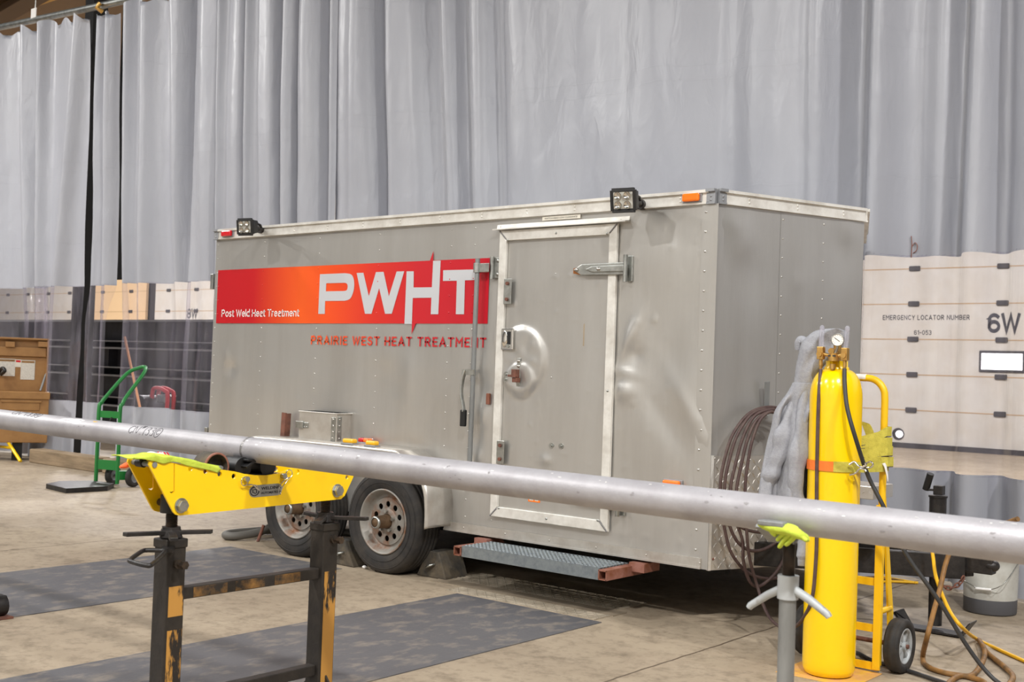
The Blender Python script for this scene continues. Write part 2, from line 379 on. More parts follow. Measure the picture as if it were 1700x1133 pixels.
    def build(s, name, mats, parent=None, bevel=0, solid=0, merge=False, fixn=True):
        me = bpy.data.meshes.new(name); off = world_loc(parent) if parent else V((0, 0, 0))
        loc = V((0, 0, 0))
        if parent is None and s.v:
            lo = V((min(p.x for p in s.v), min(p.y for p in s.v), min(p.z for p in s.v))); hi = V((max(p.x for p in s.v), max(p.y for p in s.v), max(p.z for p in s.v)))
            loc = V(((lo.x+hi.x)/2, (lo.y+hi.y)/2, lo.z)); off = loc
        me.from_pydata([p-off for p in s.v], [], s.f)
        if not isinstance(mats, (list, tuple)): mats = [mats]
        for m in mats: me.materials.append(MATS[m])
        me.polygons.foreach_set('use_smooth', s.sm); me.polygons.foreach_set('material_index', s.mi)
        if fixn:
            bm = bmesh.new(); bm.from_mesh(me)
            if merge: bmesh.ops.remove_doubles(bm, verts=bm.verts, dist=1e-5)
            bmesh.ops.recalc_face_normals(bm, faces=bm.faces); bm.to_mesh(me); bm.free()
        me.update()
        o = bpy.data.objects.new(name, me); col.objects.link(o); o.location = loc
        if parent: o.parent = parent
        if solid:
            md = o.modifiers.new('s', 'SOLIDIFY'); md.thickness = solid; md.offset = 0
        if bevel:
            md = o.modifiers.new('b', 'BEVEL'); md.width = bevel; md.segments = 2; md.limit_method = 'ANGLE'; md.angle_limit = math.radians(50)
        return o

def _eval(cu):
    ob = bpy.data.objects.new('tmp', cu); col.objects.link(ob)
    dg = bpy.context.evaluated_depsgraph_get(); dg.update()
    me = bpy.data.meshes.new_from_object(ob.evaluated_get(dg))
    data = ([tuple(v.co) for v in me.vertices], [tuple(p.vertices) for p in me.polygons])
    bpy.data.objects.remove(ob); bpy.data.curves.remove(cu); bpy.data.meshes.remove(me)
    return data
def fill2d(polys, depth):
    cu = bpy.data.curves.new('tmp', 'CURVE'); cu.dimensions = '2D'; cu.fill_mode = 'BOTH'; cu.extrude = depth/2
    for p in polys:
        sp = cu.splines.new('POLY'); sp.points.add(len(p)-1); sp.use_cyclic_u = True
        for q, pt in zip(p, sp.points): pt.co = (q[0], q[1], 0, 1)
    return _eval(cu)
def text2d(body, w, h=None, depth=.0004, bold=0.0, spacing=1.0):
    cu = bpy.data.curves.new('tmp', 'FONT'); cu.body = body; cu.size = 1; cu.extrude = .01; cu.offset = bold; cu.space_character = spacing; cu.resolution_u = 4
    vs, fs = _eval(cu)
    x0 = min(v[0] for v in vs); x1 = max(v[0] for v in vs); y0 = min(v[1] for v in vs); y1 = max(v[1] for v in vs)
    sx = w/(x1-x0); sy = sx if h is None else h/(y1-y0)
    return [((x-x0)*sx, (y-y0)*sy, z/.01*depth/2) for x, y, z in vs], fs
def _arc(cx, cy, rx, ry, a0, a1, n=10): return [(cx+rx*math.cos(math.radians(a0+(a1-a0)*k/n)), cy+ry*math.sin(math.radians(a0+(a1-a0)*k/n))) for k in range(n+1)]
XH = .72
SF = {  # stroke lettering: advance width, strokes (cap height 1, x-height XH)
 'P': (.62, [[(0, 0), (0, 1), (.32, 1)]+_arc(.32, .74, .26, .26, 90, -90)+[(0, .48)]]), 'R': (.64, [[(0, 0), (0, 1), (.32, 1)]+_arc(.32, .74, .26, .26, 90, -90)+[(0, .48)], [(.3, .48), (.6, 0)]]),
 'A': (.74, [[(0, 0), (.37, 1), (.74, 0)], [(.13, .3), (.61, .3)]]), 'I': (.0, [[(0, 0), (0, 1)]]), 'E': (.5, [[(.5, 1), (0, 1), (0, 0), (.5, 0)], [(0, .51), (.44, .51)]]),
 'W': (1.0, [[(0, 1), (.25, 0), (.5, .95), (.75, 0), (1.0, 1)]]), 'S': (.55, [[(.52, .84)]+_arc(.28, .76, .25, .24, 40, 250, 9)+_arc(.29, .26, .26, .26, 80, -150, 10)+[(.0, .16)]]),
 'T': (.62, [[(0, 1), (.62, 1)], [(.31, 1), (.31, 0)]]), 'H': (.64, [[(0, 0), (0, 1)], [(.64, 0), (.64, 1)], [(0, .5), (.64, .5)]]), 'M': (.76, [[(0, 0), (0, 1), (.38, .42), (.76, 1), (.76, 0)]]), 'N': (.66, [[(0, 0), (0, 1), (.66, 0), (.66, 1)]]),
 'o': (.54, [_arc(.27, XH/2, .27, XH/2, 0, 360, 20)]), 's': (.40, [_arc(.2, XH*.75, .18, XH*.25, 30, 250, 8)+_arc(.2, XH*.26, .2, XH*.26, 80, -150, 9)]), 't': (.30, [[(.12, XH+.2), (.12, .14)]+_arc(.26, .14, .14, .14, 180, 270, 5)+[(.32, .02)], [(0, XH), (.3, XH)]]),
 'e': (.52, [[(.0, XH*.52), (.52, XH*.52)]+_arc(.26, XH/2, .26, XH/2, 4, 320, 16)]), 'l': (.0, [[(0, 0), (0, 1.05)]]), 'd': (.52, [_arc(.26, XH/2, .26, XH/2, 0, 360, 18), [(.52, 0), (.52, 1.05)]]),
 'a': (.46, [_arc(.24, .21, .23, .21, 0, 360, 14), [(.46, 0), (.46, XH-.22)]+_arc(.26, XH-.22, .20, .22, 0, 150, 7)]), 'r': (.27, [[(0, 0), (0, XH)], [(0, XH-.25)]+_arc(.25, XH-.25, .25, .25, 180, 90, 6)]),
 'm': (.80, [[(0, 0), (0, XH)], [(0, XH-.22)]+_arc(.2, XH-.22, .2, .22, 180, 0, 9)+[(.4, 0)], [(.4, XH-.22)]+_arc(.6, XH-.22, .2, .22, 180, 0, 9)+[(.8, 0)]]), 'n': (.46, [[(0, 0), (0, XH)], [(0, XH-.24)]+_arc(.23, XH-.24, .23, .24, 180, 0, 9)+[(.46, 0)]]), ' ': (.12, []), 'C': (.66, [_arc(.36, .5, .36, .5, 48, 312, 16)]), 'G': (.70, [_arc(.36, .5, .36, .5, 48, 330, 16)+[(.70, .45), (.42, .45)]]), 'Y': (.64, [[(0, 1), (.32, .48), (.64, 1)], [(.32, .48), (.32, 0)]]), 'L': (.5, [[(0, 1), (0, 0), (.5, 0)]]),
 'O': (.72, [_arc(.36, .5, .36, .5, 0, 360, 22)]), 'B': (.6, [[(0, 0), (0, 1), (.3, 1)]+_arc(.3, .76, .25, .24, 90, -90, 8)+[(0, .52)], [(.3, .52)]+_arc(.32, .26, .28, .26, 90, -90, 8)+[(0, 0)]]), 'U': (.64, [[(0, 1), (0, .32)]+_arc(.32, .32, .32, .32, 180, 360, 10)+[(.64, 1)]]),
 '6': (.6, [_arc(.3, .29, .3, .29, 0, 360, 20), [(0, .29), (0, .70)]+_arc(.3, .70, .3, .30, 180, 40, 8)]), '8': (.6, [_arc(.3, .26, .3, .26, 0, 360, 18), _arc(.3, .75, .27, .25, 0, 360, 18)]), '1': (.25, [[(0, .8), (.25, 1), (.25, 0)]]), '-': (.36, [[(0, .45), (.36, .45)]]), '0': (.6, [_arc(.3, .5, .3, .5, 0, 360, 20)]),
 '5': (.56, [[(.52, 1), (.06, 1), (.03, .56)]+_arc(.28, .33, .28, .33, 120, -140, 12)]), '3': (.56, [_arc(.27, .76, .26, .24, 150, -80, 9)+_arc(.28, .27, .28, .27, 80, -150, 10)])}
def strokes2d(body, w, h, weight=.13, track=.24):
    vs, fs = [], []; x = 0; hw = weight/2
    for ch in body:
        adv, sts = SF[ch]
        for st in sts:
            P_ = [V((x+a, hw+b*(1-weight), 0)) for a, b in st]; n = len(P_); L_, R_ = [], []; cl_ = (P_[0]-P_[-1]).length < 1e-4
            for i, p in enumerate(P_):
                a = P_[i-1] if i else (P_[-2] if cl_ else None); b = P_[i+1] if i < n-1 else (P_[1] if cl_ else None)
                d0 = (p-a).normalized() if a is not None else None; d1 = (b-p).normalized() if b is not None else None
                d0 = d0 or d1; d1 = d1 or d0; n0 = V((-d0.y, d0.x, 0)); n1 = V((-d1.y, d1.x, 0)); m_ = (n0+n1)
                m_ = n0 if m_.length < .2 else m_.normalized(); k = hw/max(.42, m_.dot(n0))
                L_.append(p+m_*k); R_.append(p-m_*k)
            if not cl_:
                for e, (i0, i1) in ((0, (0, 1)), (n-1, (n-1, n-2))):
                    d = (P_[i0]-P_[i1]).normalized()*(hw if ch not in 'oes' else .02); L_[e] = L_[e]+d; R_[e] = R_[e]+d
            o = len(vs)
            for i in range(n): vs += [tuple(L_[i]), tuple(R_[i])]
            fs += [(o+2*i, o+2*i+1, o+2*i+3, o+2*i+2) for i in range(n-1)]
        x += adv+track+weight*.5
    x0 = min(v[0] for v in vs); x1 = max(v[0] for v in vs); y1 = max(v[1] for v in vs)
    return [((a-x0)*w/(x1-x0), b*h, 0) for a, b, c in vs], fs
def circle(cx, cy, r, n=20): return [(cx+r*math.cos(2*math.pi*i/n), cy+r*math.sin(2*math.pi*i/n)) for i in range(n)]

def empty(name, loc, label=None, cat=None, group=None):
    o = bpy.data.objects.new(name, None); o.location = loc; o.empty_display_size = .1; col.objects.link(o); return tag(o, label, cat, group)
def tag(o, label=None, cat=None, group=None, kind=None):
    if label: o['label'] = label
    if cat: o['category'] = cat
    if group: o['group'] = group
    if kind: o['kind'] = kind
    return o
def hexbolt(mb, p, axis, r, h):
    e1, e2, a = frame(axis); p = V(p)
    mb.prism([p+e1*(r*math.cos(k*math.pi/3))+e2*(r*math.sin(k*math.pi/3)) for k in range(6)], a*h); return mb
def tread(mb, fn, w, h, pitch, ln, wd, ht):
    """raised lozenges of tread plate; fn(x,y,z) -> point"""
    nx, ny = int(w/pitch), int(h/pitch)
    for i in range(nx):
        for j in range(ny):
            cx, cy = (i+.5)*w/nx, (j+.5)*h/ny; sgn = 1 if (i+j) % 2 else -1
            d = (math.cos(math.radians(52)), sgn*math.sin(math.radians(52))); n = (-d[1], d[0])
            P = lambda a, b, z: fn(cx+d[0]*a+n[0]*b, cy+d[1]*a+n[1]*b, z)
            vs = [P(-ln/2, 0, 0), P(0, -wd/2, 0), P(ln/2, 0, 0), P(0, wd/2, 0), P(-ln*.25, 0, ht), P(ln*.25, 0, ht)]
            mb.add(vs, [(0, 1, 5, 4), (1, 2, 5), (2, 3, 4, 5), (3, 0, 4)])

# ================================================================== THE SETTING
def structure(o, label=None): o['kind'] = 'structure'; return o
structure(MB().box((-15, 9, -.15), (90, 60, .3)).build('floor', 'concrete_floor'))
DW = 24.7
structure(MB().box((-20, DW+.35, 7), (80, .3, 14)).build('wall_back', 'dark_wall'))
structure(MB().box((-8, -13.2, 4.5), (60, .3, 9)).build('wall_front', 'wall_paint'))
structure(MB().box((-25, 17.5, 9.4), (70, 17, .3)).build('ceiling', 'roof_tan'))
# steel plates let into the floor
for k, (x0, x1, y0, y1) in enumerate(((-6.87, -5.68, .2, 5.27), (-4.62, -3.57, -.5, 5.225))):
    m = MB()
    L = (y1-y0)/2
    for i in range(2): m.box(((x0+x1)/2, y0+L*(i+.5), .0015), (x1-x0, L-.006, .005))
    structure(m.build('floor_plate', 'plate_steel'))
m = MB()
for (x0, x1, y0, y1) in ((-4.74, -3.635, 5.245, 5.40), (-4.98, -3.70, 5.55, 5.87)):
    m.box(((x0+x1)/2, (y0+y1)/2, .001), (x1-x0, y1-y0, .006))
    tread(m, lambda x, y, z, x0=x0, y0=y0: V((x0+x, y0+y, .004+z)), x1-x0, y1-y0, .036, .04, .012, .0035)
structure(m.build('floor_plate', 'tread_steel'))
structure(MB().box((-4.32, 5.475, .001), (1.4, .14, .006)).build('floor_plate', 'concrete_strip'))

# overhead doors in the far wall: rows of panels, seams, roller brackets, stencils, windows
def overhead_door(n, x0, x1, color, mark=None, lines=(), windows=(), hole=None):
    root = MB()
    for k in range(9):
        z0 = .06+k*.762
        root.box(((x0+x1)/2, DW+.1, z0+.381), (x1-x0, .1, .754))
    d = structure(root.build(n, color))
    s = MB()
    for k in range(1, 9): s.box(((x0+x1)/2, DW+.06, .06+k*.762-.004), (x1-x0, .03, .022))
    s.build('panel_seam', 'door_seam', d)
    br = MB(); nb = max(2, int((x1-x0)/1.6))
    for k in range(1, 8):
        for i in range(nb): br.box((x0+(i+.5)*(x1-x0)/nb, DW+.04, .06+k*.762), (.24, .06, .11))
    br.build('hinge_bracket', 'door_frame', d, bevel=.02)
    MB().box(((x0+x1)/2, DW+.03, .04), (x1-x0, .06, .14)).build('bottom_seal', 'door_frame', d)
    if mark:
        mb = MB(); mb.mapped(strokes2d(mark[0], mark[3], mark[4], .19, .14), (mark[1], DW+.045, mark[2]), (1, 0, 0), (0, 0, 1), (0, -1, 0)); mb.build('door_number', 'stencil_ink', d)
    for (t, x, z, w, h) in lines:
        mb = MB(); mb.mapped(strokes2d(t, w, h, .15, .26), (x, DW+.045, z), (1, 0, 0), (0, 0, 1), (0, -1, 0)); mb.build('stencil_line', 'stencil_ink', d)
    for (x, z, w, h) in windows:
        f = MB().prism([(x-.06, DW+.02, z-.06), (x+w+.06, DW+.02, z-.06), (x+w+.06, DW+.02, z+h+.06), (x-.06, DW+.02, z+h+.06)], (0, .05, 0)).build('window_frame', 'door_frame', d, bevel=.02)
        MB().box((x+w/2, DW+.012, z+h/2), (w, .02, h)).build('pane', 'daylight_pane', f)
    if hole:
        MB().cyl((hole[0], DW+.04, hole[1]), (hole[0], DW+.07, hole[1]), .13).build('exhaust_port', 'door_frame', d)
        MB().cyl((hole[0]+.03, DW+.02, hole[1]), (hole[0]+.03, DW+.045, hole[1]), .075).build('port_opening', 'daylight_pane', d)
    return d
overhead_door('door_1', -15.5, -4.5, 'door_white', ('6W', -7.575, 2.49, .69, .41),
              (('EMERGENCY LOCATOR NUMBER', -9.76, 2.76, 1.86, .105), ('61-053', -9.07, 2.44, .38, .1)), ((-7.63, 1.735, .80, .33),), (-9.35, .29))
overhead_door('door_2', -37.3, -25.5, 'door_white', ('8W', -35.3, 2.83, .64, .36))
overhead_door('door_3', -41.8, -37.9, 'door_tan')
overhead_door('door_4', -54, -42.4, 'door_white')

# steelwork seen over the curtain rail at the top left
def ibeam(mb, p0, p1, w, h, t=.02, up=(0, 0, 1)):
    p0, p1 = V(p0), V(p1); z = V((0, 0, 1))
    mb.bar(p0+z*(h/2-t/2), p1+z*(h/2-t/2), w, t); mb.bar(p0-z*(h/2-t/2), p1-z*(h/2-t/2), w, t); mb.bar(p0, p1, t, h-2*t); return mb
g = ibeam(MB(), (-23, 10.6, 7.62), (-14.2, 9.6, 7.85), .35, .30).build('crane_girder', 'girder_brown')
structure(g)
structure(MB().box((-22.5, 11.3, 8.7), (8, .5, .9)).build('trim_1', 'girder_gold'))
structure(MB().box((-17.2, 12.5, 9.0), (4.2, .4, .7)).build('trim_2', 'girder_gold'))
t = empty('crane_trolley', (-17.3, 9.55, 7.9), 'black crane trolley on the brown girder above the curtain rail', 'trolley')
b = MB(); b.box((-16.9, 9.45, 8.0), (1.0, .3, .3))
b.build('housing', 'black_plastic', t, bevel=.03)
for i in range(4):
    MB().cyl((-17.3+.27*i, 9.25, 7.82), (-17.3+.27*i, 9.15, 7.82), .1).build('wheel', 'black_steel', t)
tag(MB().bar((-16.6, 9.9, 8.6), (-16.1, 9.9, 7.9), .1, .1).build('conduit', 'yellow_paint'), 'yellow painted bar behind the curtain rail at the top of the photo', 'bar')
px_ = at(136, 560, y=8.75).x
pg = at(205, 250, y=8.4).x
structure(MB().box((pg, 8.4, 5.66), (.16, .10, 6.6)).build('pillar_gap_backing', 'underbody'))  # added hanging black bar that keeps the second curtain gap dark
structure(MB().box((px_, 8.75, 4.6), (.22, .22, 9.2)).build('pillar_gap_backing', 'underbody'))

# ------------------------------------------------------------------ curtains
CY = 7.9
def cx(u, v): return at(u, v, y=CY).x
def railz(x): return max(5.30, 5.947-.0557*(x+15.98))
def curtain(label, e0, e1, folds, wob, top, y0=CY, z_bot=.02, seed=0, res=.02, flare=None, rail=5.2, amp=1.5, xend=None, group='grey vinyl curtain panels on the rail'):
    """e0/e1: (u top, u bottom) of the two edges; folds: (u top, u bottom, depth m, width m); depth>0 = ridge towards the viewer"""
    VT, VB = 50, 440
    ZT, ZB = 5.4, 2.25
    a0, a1 = cx(e0[0], VT), cx(e0[1], VB); b0, b1 = cx(e1[0], VT), cx(e1[1], VB)
    if xend is not None: b0 = b1 = xend
    F = [(cx(f[0], VT), cx(f[1], VB), f[2], f[3]) for f in folds]
    rnd = random.Random(seed); ph = [rnd.uniform(0, 6.28) for _ in range(6)]
    def xz(t, z):
        k = max(-.35, min(1.15, (ZT-z)/(ZT-ZB)))
        kk = min(k, 1.0)
        x0 = lerp(a0, a1, kk); x1 = lerp(b0, b1, kk)
        if flare: x0 += flare[0]*max(0, k-1)*6.6; x1 += flare[1]*max(0, k-1)*6.6
        return lerp(x0, x1, t), k
    SH = []
    def P(t, z):
        x, k = xz(t, z)
        sx = lerp(SH[0](k), SH[1](k), t) if SH else 0
        y = y0
        for f0, f1, d, w in F:
            q = (x-lerp(f0, f1, k))/w
            if abs(q) < 4: y -= amp*d*math.exp(-q*q)
        y -= wob*(math.sin(x*3.1+ph[0]+.25*z)+.6*math.sin(x*7.3+ph[1]-.3*z)+.35*math.sin(x*14+ph[2]+.5*z))
        y -= .012*math.sin(2.3*z+x*4+ph[3])*math.sin(x*5+ph[4])
        y += .006*noise.noise(V((x*6, z*2.5, seed)))
        zz = z+(railz(x)-.07-rail)*smooth(4.2, rail, z)
        if z > rail-.02: zz += .05*math.cos(x*18+ph[5])-.03        # scalloped top between the grommets
        return V((x+sx, y, zz))
    ea, eb = P(0, 3.5), P(1, 3.5)
    SH.append(lambda k: (ea.y-CY)*ea.x/CY); SH.append(lambda k: 0 if xend is not None else (eb.y-CY)*eb.x/CY)
    W = abs(b0-a0); nu = max(16, int(W/res))
    r = empty('curtain', ((a0+b0)/2, y0, 0), label, 'curtain', group)
    def strip(z0, z1, nv): return lambda u, w: P(u, lerp(z0, z1, w))
    up = MB().grid(strip(2.235, rail, 0), nu, 60).build('upper_vinyl', 'grey_vinyl', r, fixn=False)
    MB().grid(strip(.755, 2.25, 0), nu, 26).build('clear_window', 'clear_vinyl', r, fixn=False)
    MB().grid(strip(z_bot, .77, 0), nu, 14).build('lower_vinyl', 'grey_vinyl', r, fixn=False)
    return r
TOPL = 5.93
curtain('leftmost grey curtain panel, ending at the first black gap', (-150, -150), (150, 142),
        [(-60, -70, .12, .2), (3, 12, .14, .16), (25, 35, -.05, .1), (46, 56, .12, .09), (62, 66, -.1, .08), (84, 85, .2, .09), (79, 81, -.14, .05), (112, 100, .03, .2), (142, 112, .16, .11)], .012, TOPL, seed=1, flare=(0, -.05), y0=CY+.06, amp=1.1)
curtain('narrow grey curtain panel between the two black gaps at the left', (160, 153), (200, 199),
        [(168, 160, .05, .05), (176, 172, -.06, .035), (188, 187, .07, .07), (200, 199, -.08, .04)], .008, TOPL, seed=2, y0=CY+.03, flare=(-.06, -.06), amp=1.0)
curtain('grey curtain panel right of the black gaps, behind the rear half of the trailer', (209, 210), (557, 557),
        [(214, 216, .12, .08), (236, 236, .08, .1), (258, 262, -.07, .16), (285, 300, .1, .16), (306, 302, -.13, .07), (330, 335, .05, .15), (356, 354, -.1, .07), (363, 360, .1, .05), (385, 380, .03, .15), (399, 400, -.14, .055),
         (408, 409, .07, .05), (449, 452, -.2, .075), (468, 470, .05, .08), (486, 484, -.36, .036), (505, 503, .07, .14), (530, 530, -.1, .06), (550, 552, .06, .06)], .008, TOPL, seed=3, res=.016)
cw_ = curtain('widest grey curtain panel, behind and above the trailer nose, smooth and broad', (555, 556), (2060, 2000),
        [(565, 565, .02, .08), (590, 590, .06, .12), (620, 632, -.17, .085), (640, 650, .03, .12), (697, 722, -.14, .16), (728, 740, .04, .1), (749, 772, -.12, .11), (790, 800, .05, .2), (813, 830, -.09, .1), (870, 880, .05, .25), (960, 960, -.05, .3),
         (1080, 1080, .05, .3), (1200, 1195, -.05, .22), (1290, 1290, .05, .3), (1358, 1355, .06, .08), (1421, 1415, -.12, .13), (1470, 1452, .13, .11), (1530, 1512, -.05, .12), (1603, 1580, -.12, .07), (1640, 1615, .08, .13), (1672, 1660, -.09, .07), (1730, 1720, .1, .14)], .01, TOPL-.03, seed=4, res=.03, xend=8.0)
vv = [o for o in cw_.children if o.name.startswith('upper_vinyl')][0].data.vertices
def on_cloth(u, v):
    q = at(u, v, y=CY)
    for _ in range(3):
        w_ = min(vv, key=lambda k: (k.co.x+cw_.location.x-q.x)**2+(k.co.z-q.z)**2); q = at(u, v, y=w_.co.y+cw_.location.y-.012)
    return q
mb = MB()
for st_ in (((1513, 392), (1514, 405), (1513, 428)), ((1514, 410), (1519, 403), (1523, 409), (1521, 417), (1516, 420))):
    mb.tube(catmull([on_cloth(*p) for p in st_], 5), .006, 5, flat=.4)
mb.build('spray_mark', 'rusty_primer', cw_)
rl = empty('curtain_rail', (-14.3, CY, 5.98), 'pale pipe rail carrying the curtains, at the top left', 'rail')
MB().tube([(x_, CY+.01, railz(x_)) for x_ in (-22, -19, -16, -13, -10, -7, -4.4, -1, 6)], .045, 14).build('pipe', 'zinc', rl)
MB().cyl((-15.02, CY, 5.9), (-15.02, CY, 7.4), .006, n=6).build('hanger_wire', 'zinc', rl)
MB().box((-15.0, CY-.03, 5.97), (.13, .01, .13)).build('hanger_plate', 'vinyl_white', rl)
MB().tube([(-13.3, CY-.06, 5.80), (-13.32, CY-.09, 5.74), (-13.3, CY-.02, 5.70)], .03, 8).build('clamp', 'brass', rl)

# ------------------------------------------------------------------ behind the curtain
def steel_beam(x0, x1, y, z, w, h, label, mats=('beam_dark', 'beam_edge')):
    m = MB(); t = .03
    m.box(((x0+x1)/2, y, z+t/2), (x1-x0, w, t)); m.box(((x0+x1)/2, y, z+h-t/2), (x1-x0, w, t)); m.box(((x0+x1)/2, y, z+h/2), (x1-x0, .03, h-2*t))
    for k in range(int((x1-x0)/2.2)): m.box((x0+.8+2.2*k, y-w*.22, z+h/2), (.02, w*.44, h-2*t))
    m.cur = 1
    m.box(((x0+x1)/2, y-w/2-.002, z+h-.02), (x1-x0, .006, .03)); m.box(((x0+x1)/2, y-w/2-.002, z+.02), (x1-x0, .006, .02))
    return tag(m.build('steel_beam', mats), label, 'beam', 'dark steel beams stacked behind the clear curtain')
steel_beam(-26, -9.5, 11.0, .14, .42, .42, 'lowest dark steel beam of the stack behind the clear curtain')
steel_beam(-26, -11, 11.05, .66, .42, .40, 'second dark steel beam from the floor behind the clear curtain')
steel_beam(-25, -12.6, 11.0, 1.16, .42, .36, 'third dark steel beam from the floor behind the clear curtain')
steel_beam(-26, -9.2, 11.1, 1.60, .46, .38, 'topmost dark steel beam of the stack behind the clear curtain')
steel_beam(-28, -10, 11.75, .14, .5, .80, 'deep girder added as a dark backdrop behind the beam stack, close to the floor')  # this row is an added backdrop, darkening bright gaps in the beam stack
steel_beam(-28, -10, 11.75, .98, .5, .78, 'deep girder added as a dark backdrop behind the beam stack, the upper one')
for k, x in enumerate((-23, -18.3, -14.0, -10.5)):
    tag(MB().box((x, 11.05, .07), (.2, 1.2, .14)).build('timber_block', 'timber'), 'timber block under the beam stack behind the clear curtain', 'timber', 'timber blocks under the beams')
mc = empty('red_machine', (-14.2, 9.7, .0), 'small red framed machine seen through the clear curtain beside the trailer', 'machine')
a, b_ = at(254, 672, y=9.7), at(289, 646, y=9.7)
x0, x1, z1 = a.x, b_.x, b_.z
MB().tube(catmull([(x0+.12, 9.6, .3), (x0+.12, 9.6, z1-.1), (x0+.2, 9.6, z1), (x1-.08, 9.6, z1-.03), (x1, 9.6, z1-.12), (x1-.03, 9.6, .3)], 6), .03, 10).build('roll_frame', 'machine_red', mc)
MB().tube(catmull([(x0+.12, 9.7, .3), (x0+.12, 9.7, z1-.1), (x0+.2, 9.7, z1), (x1-.08, 9.7, z1-.03), (x1, 9.7, z1-.12), (x1-.03, 9.7, .3)], 6), .03, 10).build('roll_frame', 'machine_red', mc)
MB().box(((x0+x1)/2, 9.8, .38), (.62, .5, .30)).build('housing', 'machine_red', mc, bevel=.04)
MB().cyl((x0+.02, 9.45, .62), (x0+.02, 9.75, .62), .2, n=28).build('reel', 'beam_dark', mc)
MB().box(((x0+x1)/2+.08, 9.7, .78), (.22, .2, .12)).build('engine_top', 'zinc', mc, bevel=.02)
for dx in (-.2, .2): MB().cyl(((x0+x1)/2+dx, 9.5, .12), ((x0+x1)/2+dx, 9.6, .12), .12, n=24).build('wheel', 'rubber', mc)
MB().box(((x0+x1)/2, 9.8, .2), (.6, .3, .06)).build('base', 'machine_red', mc)
p0, p1 = at(207, 560, y=9.2), at(233, 680, y=9.0)
d = (p1-p0).normalized(); p2 = p1+d*((p1.z-.0)/-d.z)
tag(MB().tube([p0, p2], .018, 10).build('broom_handle', 'wood_handle'), 'bare wooden broom handle leaning behind the clear curtain', 'broom handle')
tag(MB().box((-21.5, 16.0, 1.1), (.9, .6, 2.2)).build('crate', 'door_tan', bevel=.02), 'tan crate far behind the clear curtain', 'crate') if False else None

# timbers along the foot of the curtain
tag(MB().box((-13.0, 7.52, .085), (1.5, .2, .17)).build('timber', 'timber', bevel=.012), 'rough timber baulk at the foot of the leftmost curtain panel', 'timber')
tag(MB().box((-11.6, 7.55, .085), (1.1, .2, .17)).build('timber', 'timber', bevel=.012), 'rough timber baulk behind the green hand truck', 'timber')

# ================================================================== THE TRAILER
D = 5.5422                       # plane of the side wall
XR, XC, ZT, ZT2, ZB = -7.557, -3.127, 2.369, 2.292, .313
NA = 1.1753; NL = 1.082
ND = V((math.cos(NA), math.sin(NA), 0)); NN = V((math.sin(NA), -math.cos(NA), 0))     # along the nose face; its outward normal
NC = V((XC, D, 0)); AP = NC+ND*NL
def S(u, v): p = at(u, v, y=D); return p.x, p.z
def NP(u, v, off=0.0): return at(u, v, plane=(NC+NN*off, NN))
tr = empty('cargo_trailer', (-5.3, 6.5, 0), 'silver aluminium V-nose cargo trailer with red and orange banner and dented side door', 'trailer')
def quad_on_side(mb, x0, x1, z0, z1, off, th):
    mb.box(((x0+x1)/2, D-off-th/2, (z0+z1)/2), (x1-x0, th, z1-z0)); return mb

# ---- dents: gaussians (x, z, rx, rz, angle deg, depth; >0 pushes outward)
def dent_list(px):
    out = []
    for u, v, ru, rv, ang, d in px:
        x, z = S(u, v); out.append((x, z, ru, rv, math.radians(ang), d))
    return out
DENTS = dent_list([
    (1047, 560, .035, .13, -25, .010), (1056, 590, .05, .05, 0, -.006), (1038, 650, .07, .06, 0, .012), (1036, 618, .10, .03, -12, .006), (1100, 610, .16, .3, 10, -.008),
    (1150, 690, .05, .28, 35, .007), (1105, 700, .07, .22, 40, -.006), (1140, 640, .12, .12, 0, .005), (1100, 420, .2, .2, 20, .006), (1120, 380, .12, .16, -20, -.004),
    (795, 595, .05, .2, 0, .008), (800, 640, .06, .1, 0, -.006), (805, 690, .05, .09, 0, .009), (822, 560, .04, .1, 0, .004), (680, 600, .10, .30, 0, .006), (640, 640, .2, .2, 0, -.005),
    (376, 580, .035, .10, 8, .009), (384, 612, .06, .05, 0, -.006), (400, 560, .05, .06, 0, -.004), (790, 758, .05, .05, 0, .008), (560, 690, .25, .2, 0, .004), (450, 640, .2, .25, 0, .004), (720, 700, .12, .2, 0, -.004),
    (908, 764, .04, .03, 0, .006), (890, 600, .02, .02, 0, .0015)])
DOORX = S(862, 598); LOWR = S(868, 632)
def disp(x, z, door=False):
    d = 0
    for cx_, cz, rx, rz, a, h in DENTS:
        dx, dz = x-cx_, z-cz
        if abs(dx) > .8 or abs(dz) > 1: continue
        p = dx*math.cos(a)+dz*math.sin(a); q = -dx*math.sin(a)+dz*math.cos(a)
        e = (p/rx)**2+(q/rz)**2
        if e < 9: d += 1.6*h*math.exp(-e)
    n = noise.noise(V((x*1.7, z*1.3, 3)))*.006+noise.noise(V((x*4, z*3.2, 9)))*.0022
    k = smooth(1.50, 1.30, z) if x < -4.66 else (1 if not door else .6)
    if x < -4.66: d *= k
    d += n*k*smooth(ZT2, ZT2-.25, z)
    # small bumps
    m_ = noise.noise(V((x*19, z*19, 5)))
    if m_ > .45: d += (m_-.45)*.012*k
    if door:
        # large bulge round the broken lock with a creased rim
        r = math.hypot((x-DOORX[0]-.03)/1.0, (z-DOORX[1])/1.08)
        an = math.atan2(z-DOORX[1], x-DOORX[0])
        d += .016*(1-smooth(.155, .20, r))+.004*math.exp(-((r-.185)/.018)**2)
        r2 = math.hypot(x-LOWR[0], z-LOWR[1])
        d += .010*(1-smooth(.09, .125, r2))-.014*math.exp(-(r2/.055)**2)
        d += .006*noise.noise(V((x*14, z*14, 2)))*math.exp(-(r/.17)**2)
    return d
